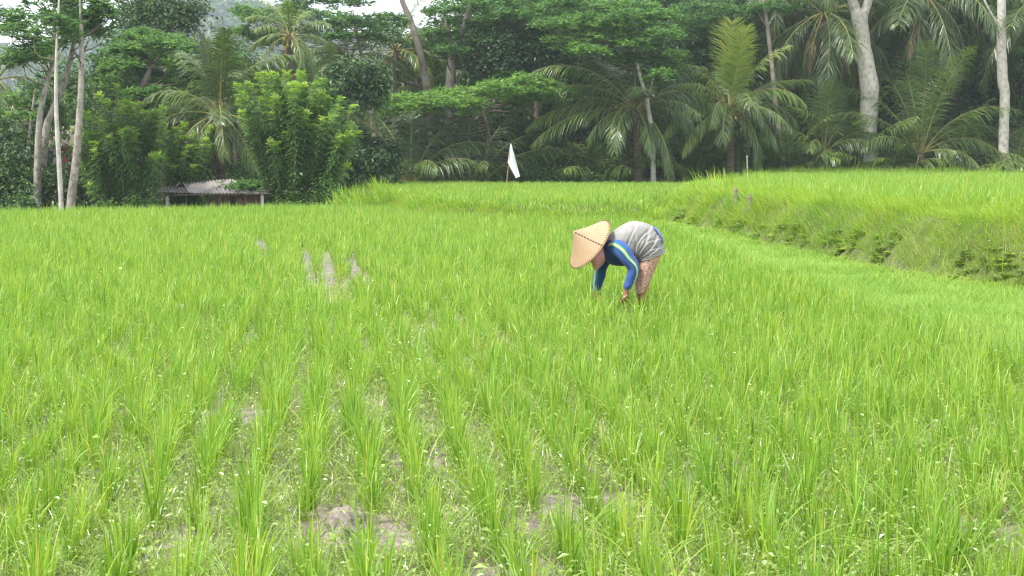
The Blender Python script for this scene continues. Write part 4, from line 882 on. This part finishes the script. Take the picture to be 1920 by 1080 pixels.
# ------------------------------------------------------------------ the farmer
YP=15.0
def J(cx,cy,dy=0.0): return W(1000+cx/4.909,380+cy/4.909,YP+dy)
FX,FZ=J(1020,1031)[0],0.0
org=A(FX,YP,float(height(FX,YP)))
e=empty('person',org,'person in straw hat, grey vest and patterned skirt bent over weeding the rice','person')
mskin,n_,o_=newmat('skin'); p_=n_.nodes.new('ShaderNodeBsdfPrincipled'); p_.inputs['Base Color'].default_value=(.33,.17,.10,1); p_.inputs['Roughness'].default_value=.55; p_.inputs['Subsurface Weight'].default_value=.08; p_.inputs['Subsurface Radius'].default_value=(.02,.008,.004)
n_.links.new(p_.outputs[0],o_.inputs[0])
def cloth(name,stops,attr=None,scale=14,bump=.25,rough=.85,interp='LINEAR'):
    m,n,out=newmat(name); L=n.links.new; p=n.nodes.new('ShaderNodeBsdfPrincipled'); p.inputs['Roughness'].default_value=rough; p.inputs['Specular IOR Level'].default_value=.25; p.inputs['Sheen Weight'].default_value=.15
    tcn=n.nodes.new('ShaderNodeTexCoord'); z=n.nodes.new('ShaderNodeTexNoise'); z.inputs['Scale'].default_value=scale; z.inputs['Detail'].default_value=5; L(tcn.outputs['Object'],z.inputs['Vector'])
    r=ramp(n,stops,interp)
    if attr:
        a=n.nodes.new('ShaderNodeAttribute'); a.attribute_name='tint'; L(a.outputs['Fac'],r.inputs[0])
    else: L(z.outputs['Fac'],r.inputs[0])
    L(r.outputs[0],p.inputs['Base Color'])
    b=n.nodes.new('ShaderNodeBump'); b.inputs['Strength'].default_value=bump; b.inputs['Distance'].default_value=.03; L(z.outputs['Fac'],b.inputs['Height']); L(b.outputs[0],p.inputs['Normal'])
    L(p.outputs[0],out.inputs[0]); return m
BLUE=(.045,.095,.34); NAVY=(.015,.04,.13); GRN=(.02,.22,.15); YEL=(.52,.38,.15); WHT=(.62,.66,.66)
mvest=cloth('grey_vest_cloth',[(.3,(.245,.235,.23)),(.7,(.315,.305,.30))])
mblue=cloth('blue_jersey',[(0,BLUE),(1,BLUE)])
mnavy=cloth('dark_blue_jersey',[(.3,(.012,.03,.10)),(.7,(.02,.05,.16))])
mstripe=cloth('striped_sleeve',[(0,BLUE),(.335,BLUE),(.34,GRN),(.37,GRN),(.376,WHT),(.383,YEL),(.406,YEL),(.412,WHT),(.42,GRN),(.45,NAVY),(.47,BLUE),(1,BLUE)],attr=True,interp='CONSTANT')
mstripe_far=cloth('striped_far_sleeve',[(0,(.02,.06,.20)),(.30,(.02,.06,.20)),(.31,GRN),(.36,GRN),(.37,WHT),(.43,WHT),(.45,GRN),(.5,(.02,.06,.20)),(1,(.02,.06,.20))],attr=True,interp='CONSTANT')  # same jersey in darker blue: shade on the far arm put into colour
mpink=cloth('pink_scarf',[(.3,(.60,.27,.31)),(.7,(.72,.38,.42))],scale=10)
msash=cloth('blue_band',[(.3,(.05,.10,.36)),(.7,(.09,.15,.45))])
# batik skirt: small cream figures on brick red
mbat,n_,o_=newmat('batik_skirt'); Ln=n_.links.new
tcn=n_.nodes.new('ShaderNodeTexCoord'); mpn=n_.nodes.new('ShaderNodeMapping'); mpn.inputs['Scale'].default_value=(1,.8,1); mpn.inputs['Rotation'].default_value=(0,math.radians(-22),0); Ln(tcn.outputs['Object'],mpn.inputs[0])
vo=n_.nodes.new('ShaderNodeTexVoronoi'); vo.inputs['Scale'].default_value=42; Ln(mpn.outputs[0],vo.inputs['Vector'])
wv=n_.nodes.new('ShaderNodeTexWave'); wv.wave_type='BANDS'; wv.bands_direction='Z'; wv.inputs['Scale'].default_value=14; wv.inputs['Distortion'].default_value=3.5; wv.inputs['Detail'].default_value=3; Ln(mpn.outputs[0],wv.inputs['Vector'])
r1=ramp(n_,[(0,(.62,.48,.38)),(.44,(.60,.43,.34)),(.58,(.42,.17,.12)),(1,(.26,.08,.06))]); Ln(vo.outputs['Distance'],r1.inputs[0])
r2=ramp(n_,[(0,(.62,.49,.39)),(.38,(.58,.40,.31)),(.62,(.44,.21,.15)),(1,(.33,.12,.09))]); Ln(wv.outputs['Fac'],r2.inputs[0])
mxn=n_.nodes.new('ShaderNodeMix'); mxn.data_type='RGBA'; mxn.inputs[0].default_value=.5; Ln(r1.outputs[0],mxn.inputs[6]); Ln(r2.outputs[0],mxn.inputs[7])
p_=n_.nodes.new('ShaderNodeBsdfPrincipled'); p_.inputs['Roughness'].default_value=.85; Ln(mxn.outputs[2],p_.inputs['Base Color']); Ln(p_.outputs[0],o_.inputs[0])
# woven hat
mhat,n_,o_=newmat('woven_straw'); Ln=n_.links.new
at=n_.nodes.new('ShaderNodeAttribute'); at.attribute_name='tint'
nz_=n_.nodes.new('ShaderNodeTexNoise'); nz_.inputs['Scale'].default_value=14; nz_.inputs['Detail'].default_value=9; nz_.inputs['Roughness'].default_value=.7; tcn=n_.nodes.new('ShaderNodeTexCoord'); Ln(tcn.outputs['Object'],nz_.inputs['Vector'])
sn=n_.nodes.new('ShaderNodeMath'); sn.operation='SINE'; ml=n_.nodes.new('ShaderNodeMath'); ml.operation='MULTIPLY'; ml.inputs[1].default_value=6.2832*64; Ln(at.outputs['Fac'],ml.inputs[0]); Ln(ml.outputs[0],sn.inputs[0])
mr=n_.nodes.new('ShaderNodeMapRange'); mr.inputs[1].default_value=-1; mr.inputs[2].default_value=1; mr.inputs[3].default_value=.0; mr.inputs[4].default_value=.55; Ln(sn.outputs[0],mr.inputs[0])
ad=n_.nodes.new('ShaderNodeMath'); ad.operation='MULTIPLY_ADD'; ad.inputs[1].default_value=.6; Ln(nz_.outputs['Fac'],ad.inputs[0]); Ln(mr.outputs[0],ad.inputs[2])
r1=ramp(n_,[(.1,(.22,.135,.07)),(.45,(.37,.24,.135)),(.9,(.45,.305,.185))]); Ln(ad.outputs[0],r1.inputs[0])
p_=n_.nodes.new('ShaderNodeBsdfPrincipled'); p_.inputs['Roughness'].default_value=.7; Ln(r1.outputs[0],p_.inputs['Base Color'])
b_=n_.nodes.new('ShaderNodeBump'); b_.inputs['Strength'].default_value=.4; b_.inputs['Distance'].default_value=.01; Ln(ad.outputs[0],b_.inputs['Height']); Ln(b_.outputs[0],p_.inputs['Normal']); Ln(p_.outputs[0],o_.inputs[0])
mstitch=cloth('dark_stitching',[(.3,(.05,.03,.02)),(.7,(.09,.06,.04))])

# body: one skinned surface, five fingers on each hand
bm=bmesh.new(); skl=bm.verts.layers.skin.verify()
def bv(p,r,parent=None,root=False):
    v=bm.verts.new(Vector(p)-Vector(org)); d=v[skl]; r=r if isinstance(r,tuple) else (r,r); d.radius=r; d.use_root=root
    if parent is not None: bm.edges.new((parent,v))
    return v
pel=bv(J(1100,400),(.13,.14),None,True)
s1=bv(J(1010,340),(.12,.13),pel); s2=bv(J(900,335),(.12,.14),s1); s3=bv(J(790,375),(.11,.14),s2); nk=bv(J(700,410),.05,s3); hd0=bv(J(640,430),.062,nk); hd1=bv(J(590,450),.088,hd0); hd2=bv(J(535,410),.085,hd1); hd3=bv(J(500,385),.05,hd2)
nose=bv(J(545,505),.013,bv(J(563,480),.03,hd1)) 
def arm(sh,el,wr,pal,dirf,dirs,side):
    a0=bv(sh,.055,s3); a1=bv((np.asarray(sh)+np.asarray(el))/2,.047,a0); a2=bv(el,.040,a1); a3=bv((np.asarray(el)+np.asarray(wr))/2,.036,a2); a4=bv(wr,.024,a3)
    dirf=nrm(np.asarray(dirf,float)); dirs=nrm(np.asarray(dirs,float)); nrmv=np.cross(dirf,dirs)
    p0=bv(np.asarray(wr)+dirf*.045,(.018,.034),a4); p1=bv(np.asarray(wr)+dirf*.085,(.015,.036),p0)
    for k,(o,l) in enumerate([(-.030,.062),(-.010,.072),(.010,.068),(.029,.054)]):
        b0=np.asarray(wr)+dirf*.092+dirs*o; f0=bv(b0,.0092,p1); cur=dirf+dirs*o*3
        q=b0; prev=f0
        for m_ in range(3):
            cur=nrm(cur+nrmv*(.28+.06*k+.10*m_)); q=q+cur*l*(.45,.32,.23)[m_]*1.25; prev=bv(q,(.0088,.008,.0068)[m_],prev)
    t0=bv(np.asarray(wr)+dirf*.035-dirs*.036,.013,p0); t1=bv(np.asarray(wr)+dirf*.07-dirs*.05+nrmv*.02,.0105,t0); bv(np.asarray(wr)+dirf*.098-dirs*.045+nrmv*.04,.0085,t1)
arm(J(775,410,-.16),J(925,592,-.2),J(858,792,-.18),None,J(842,900,-.17)-J(858,792,-.18),A(-.75,-.6,-.15),1)
arm(J(690,450,.16),J(618,610,.19),J(580,800,.17),None,J(572,900,.17)-J(580,800,.17),A(-.75,.6,0),-1)
for dy,kx,ax in [(-.09,1018,1012),(.10,985,965)]:
    h=bv(J(1085,440,dy),(.10,.10),pel); th=bv(J(1055,560,dy),.082,h); kn=bv(J(kx,690,dy),.058,th); cf=bv(J(kx+6,800,dy),.052,kn); an=bv(J(ax,955,dy),.033,cf); hl=bv(J(ax+6,995,dy),.034,an); bl=bv(J(ax-85,1008,dy),.028,hl); bv(J(ax-150,1015,dy),.018,bl)
me=bpy.data.meshes.new('body'); bm.to_mesh(me); bm.free(); bo=bpy.data.objects.new('body',me); C.objects.link(bo)
md=bo.modifiers.new('skin','SKIN'); md.use_smooth_shade=True; ms=bo.modifiers.new('sub','SUBSURF'); ms.levels=2; ms.render_levels=2
dg=bpy.context.evaluated_depsgraph_get(); me2=bpy.data.meshes.new_from_object(bo.evaluated_get(dg)); bo.modifiers.clear(); bo.data=me2; me2.name='body'
me2.materials.clear(); me2.materials.append(mskin); me2.polygons.foreach_set('use_smooth',np.ones(len(me2.polygons),bool)); bo.parent=e

def loft(name,rings,mat,n=36,seg=40,thick=.008,fold=None,tintf=None,capends=False):
    """rings: (centre, half-vector a, half-vector b) -> smooth skin of elliptical sections"""
    Rg=np.array([np.concatenate([c,a,b]) for c,a,b in rings]); Q=catmull(Rg,seg)
    ang=np.linspace(0,2*np.pi,n,endpoint=False); V=np.zeros((seg,n,3)); u=np.linspace(0,1,seg)
    for k in range(seg):
        c,a,b=Q[k,:3],Q[k,3:6],Q[k,6:]
        fo=1+(fold(u[k],ang) if fold else 0)
        V[k]=c+np.cos(ang)[:,None]*a*np.reshape(fo,(-1,1) if np.ndim(fo) else ())+np.sin(ang)[:,None]*b*np.reshape(fo,(-1,1) if np.ndim(fo) else ())
    i,j=np.meshgrid(np.arange(seg-1),np.arange(n),indexing='ij'); j2=(j+1)%n
    f=np.stack([i*n+j,i*n+j2,(i+1)*n+j2,(i+1)*n+j],-1).reshape(-1,4)
    ctr=Q[:,None,:3]; inn=V-nrm(V-ctr)*thick; k=seg*n; jj=np.arange(n); j3=(jj+1)%n
    rim=np.vstack([np.stack([jj,jj+k,j3+k,j3],-1),np.stack([(seg-1)*n+jj,(seg-1)*n+j3,(seg-1)*n+j3+k,(seg-1)*n+jj+k],-1)])
    t=np.full((seg,n),.5) if tintf is None else np.tile(ang/(2*np.pi),(seg,1))
    mb=MB(); mb.add(np.vstack([V.reshape(-1,3),inn.reshape(-1,3)])-org,np.vstack([f,f[:,::-1]+k,rim]),np.concatenate([t.ravel(),t.ravel()]))
    return mb.build(name,mat,e,smooth=True)
def R2(back,belly,hw,dy=0):
    b,f=J(*back,dy),J(*belly,dy); return ((b+f)/2,(b-f)/2,A(0,-hw,0))
rng=np.random.default_rng(1100)
CRE=[(.20,.10,.022,.05),(.30,.16,.018,.07),(.38,.05,.02,.05),(.47,.20,.018,.08),(.55,.10,.022,.07),(.62,.22,.016,.07),(.70,.06,.02,.08),(.77,.18,.016,.06),(.84,.05,.018,.06),(.90,.12,.014,.04)]
def vf(u,a):
    f=.016*np.sin(5*a+9*u)*np.sin(np.pi*u)+.012*np.sin(13*a-14*u)*u+.02*np.sin(26*u+3*a)*np.clip(np.sin(a),0,1)
    side=np.clip(1.15-np.clip(np.cos(a),0,1)**2*1.1,0,1)
    for (u0,sl,w_,dp) in CRE:
        x=(u-u0-sl*np.cos(a)*.5-.03*np.sin(3*a+40*u0))/w_
        f=f-dp*side*np.exp(-x*x)+dp*.55*side*np.exp(-(x-1.8)**2)
    return f
vest=loft('vest',[R2((655,335),(700,440),.09),R2((735,262),(775,490),.165),R2((830,202),(855,525),.19),R2((920,169),(900,542),.195),R2((1020,180),(925,548),.195),R2((1110,222),(932,546),.20),R2((1178,305),(936,543),.205),R2((1200,385),(938,541),.21),R2((1210,457),(940,540),.212)],mvest,n=96,seg=150,fold=vf)
loft('jacket',[R2((640,370),(648,478),.075),R2((660,345),(670,540),.13),R2((720,290),(720,572),.165),R2((800,240),(800,584),.18),R2((880,215),(875,575),.175),R2((960,215),(915,545),.165)],mnavy,n=40,seg=40)
loft('skirt',[R2((1165,300),(955,470),.17),R2((1190,420),(948,520),.19),R2((1170,500),(942,585),.19),R2((1128,600),(938,660),.175),R2((1088,690),(935,730),.165),R2((1032,825),(938,828),.15)],mbat,n=56,seg=44,fold=lambda u,a:.03*u*np.sin(9*a+5*u)+.015*np.sin(15*a-7*u))
# band showing at the back of the waist: lies 6 mm proud of the vest
def band(name,sec,mat):
    mb=MB(); L_=[]
    for (cx,cy,off) in sec: L_.append((cx,cy,off))
    P=[]
    for (cx,cy,hw) in L_:
        for s in np.linspace(-1,1,13):
            b=J(cx,cy,0); th=s*.62; P.append(b+A(-(1-math.cos(th))*.11,math.sin(th)*hw,-(1-math.cos(th))*.09))
    P=np.array(P).reshape(len(L_),13,3); nu=13; nv=len(L_); i,j=np.meshgrid(np.arange(nv-1),np.arange(nu-1),indexing='ij'); f=np.stack([i*nu+j,(i+1)*nu+j,(i+1)*nu+j+1,i*nu+j+1],-1).reshape(-1,4)
    cen=J(1000,420,0); N=nrm((P-cen)*A(1,.8,1)); k=nu*nv
    mb.add(np.vstack([(P+N*.012).reshape(-1,3),(P-N*.004).reshape(-1,3)])-org,np.vstack([f,f[:,::-1]+k])); return mb.build(name,mat,e,smooth=True)
band('waist_band',[(1108,222,.185),(1135,248,.19),(1160,282,.195),(1180,320,.20),(1190,362,.205)],msash)
def limb(name,pts,mat,n=32,seg=36,twist=None,fold=None):
    P=np.array([p for p,_ in pts]); R=np.array([r for _,r in pts]); T=nrm(np.gradient(P,axis=0)); rings=[]
    for k in range(len(P)):
        b=nrm(np.cross(T[k],A(0,1,0))); a=np.cross(b,T[k]);   # a points away from the viewer, b sideways in the picture
        th=(twist[k] if twist else 0); a2=a*math.cos(th)+b*math.sin(th); b2=-a*math.sin(th)+b*math.cos(th)
        rings.append((P[k],a2*R[k],b2*R[k]))
    return loft(name,rings,mat,n=n,seg=seg,thick=.006,tintf=True,fold=fold)
sf=lambda u,a:.05*np.sin(26*u+2*np.sin(a))*(.3+u*.7)+.03*np.sin(3*a+12*u)
limb('sleeve',[(J(735,405,-.08),.07),(J(775,410,-.145),.088),(J(820,450,-.185),.086),(J(868,515,-.20),.076),(J(918,585,-.205),.066),(J(922,640,-.20),.060),(J(900,700,-.19),.056),(J(876,755,-.182),.050),(J(862,785,-.18),.042),(J(858,796,-.18),.036)],mstripe,n=64,twist=[.5,.5,.5,.45,.2,.0,-.25,-.3,-.3,-.3],fold=sf)
limb('sleeve',[(J(700,440,.09),.07),(J(672,470,.15),.082),(J(640,540,.18),.078),(J(616,612,.19),.070),(J(602,680,.185),.066),(J(590,740,.178),.058),(J(582,790,.172),.048),(J(580,806,.17),.04)],mstripe_far,n=64,twist=[1.4]*8,fold=sf)
# head scarf round the face, its end hanging below the chin
loft('headscarf',[(J(528,395),.04*A(.585,0,.75),A(0,-.05,0)),(J(550,420),.085*A(.585,0,.75),A(0,-.085,0)),(J(580,455),.108*A(.7,0,.71),A(0,-.10,0)),(J(600,500),.098*A(.9,0,.43),A(0,-.10,0)),(J(598,545),.072*A(1,0,.15),A(0,-.085,0)),(J(588,585),.045*A(1,0,.1),A(0,-.055,0)),(J(578,620),.012*A(1,0,0),A(0,-.02,0))],mpink,n=36,seg=36,fold=lambda u,a:.05*np.sin(4*a+10*u)*u)
# conical hat
ax_=nrm(A(-.75,-.31,.585)); rc=J(520,384,-.02); hh,rr_=.245,.302
ux=nrm(np.cross(ax_,A(0,1,0))); uy=np.cross(ax_,ux)
nrd,na=16,128; V=[]; T=[]
sv=np.linspace(.004,1,nrd)
for s in sv:
    a=np.linspace(0,2*np.pi,na,endpoint=False); h=hh*(1-s)-.010*math.sin(math.pi*s)+(.004 if s<.05 else 0)
    wob=1+(.018*np.sin(2*a+1)+.006*np.sin(5*a))*s
    V.append(rc+ax_*h+rr_*s*wob[:,None]*(np.cos(a)[:,None]*ux+np.sin(a)[:,None]*uy)); T.append(a/(2*np.pi))
V=np.array(V); T=np.array(T); k=nrd*na; inn=V-ax_*.007
i,j=np.meshgrid(np.arange(nrd-1),np.arange(na),indexing='ij'); j2=(j+1)%na; f=np.stack([i*na+j,(i+1)*na+j,(i+1)*na+j2,i*na+j2],-1).reshape(-1,4)
jj=np.arange(na); rim=np.stack([(nrd-1)*na+jj,(nrd-1)*na+jj+k,(nrd-1)*na+(jj+1)%na+k,(nrd-1)*na+(jj+1)%na],-1)
top=np.stack([jj,(jj+1)%na,(jj+1)%na+k,jj+k],-1)
mb=MB(); mb.add(np.vstack([V.reshape(-1,3),inn.reshape(-1,3)])-org,np.vstack([f,f[:,::-1]+k,rim,top]),np.concatenate([T.ravel(),T.ravel()]))
hat=mb.build('hat',mhat,e,smooth=True)
mb=MB(); pts=[rc-org+rr_*1.004*(math.cos(a)*ux+math.sin(a)*uy)-ax_*.003 for a in np.linspace(0,2*np.pi,60)]; tube(mb,pts,.007,n=6,seg=120,cap=False); 
rimo=mb.build('hat_rim',mhat,e,smooth=True); rimo.parent=hat
tgt=J(622,382); best=min(np.linspace(0,2*np.pi,720),key=lambda a:np.linalg.norm((rc+rr_*(math.cos(a)*ux+math.sin(a)*uy)-tgt)[[0,2]])+(0 if (math.cos(a)*ux+math.sin(a)*uy)[1]<0.35 else 5))
mb=MB(); dv=math.cos(best)*ux+math.sin(best)*uy
nout=nrm(dv*hh+ax_*rr_)
for s in np.linspace(.08,.94,10):
    q=lambda s_:rc-org+ax_*(hh*(1-s_)-.010*math.sin(math.pi*s_))+rr_*s_*dv+nout*.004
    tube(mb,[q(s),q(s+.045)],[.006,.006],n=5,seg=3)
st=mb.build('hat_stitching',mstitch,e); st.parent=hat
mb=MB()
for a in np.linspace(0,2*np.pi,84,endpoint=False):
    d_=math.cos(a)*ux+math.sin(a)*uy; q=rc-org+ax_*(.006)+rr_*.985*d_; tube(mb,[q+nrm(d_*hh+ax_*rr_)*.003,q+d_*.012-ax_*.008+nrm(d_*hh+ax_*rr_)*.003],[.0028,.0028],n=4,seg=3)
st=mb.build('rim_stitching',mstitch,e); st.parent=hat

# ------------------------------------------------------------------ haze
hzm=bpy.data.materials.new('haze'); hzm.use_nodes=True; n=hzm.node_tree; n.nodes.clear(); out=n.nodes.new('ShaderNodeOutputMaterial'); pv=n.nodes.new('ShaderNodeVolumePrincipled')
pv.inputs['Color'].default_value=(.80,.88,1.0,1); pv.inputs['Density'].default_value=.00042; pv.inputs['Anisotropy'].default_value=.2
n.links.new(pv.outputs[0],out.inputs['Volume'])
mb=MB(); z0,z1=-4.0,110.; box(mb,(0,960,(z0+z1)/2),(1700,2110,z1-z0)); tag(mb.build('haze',hzm),kind='stuff')
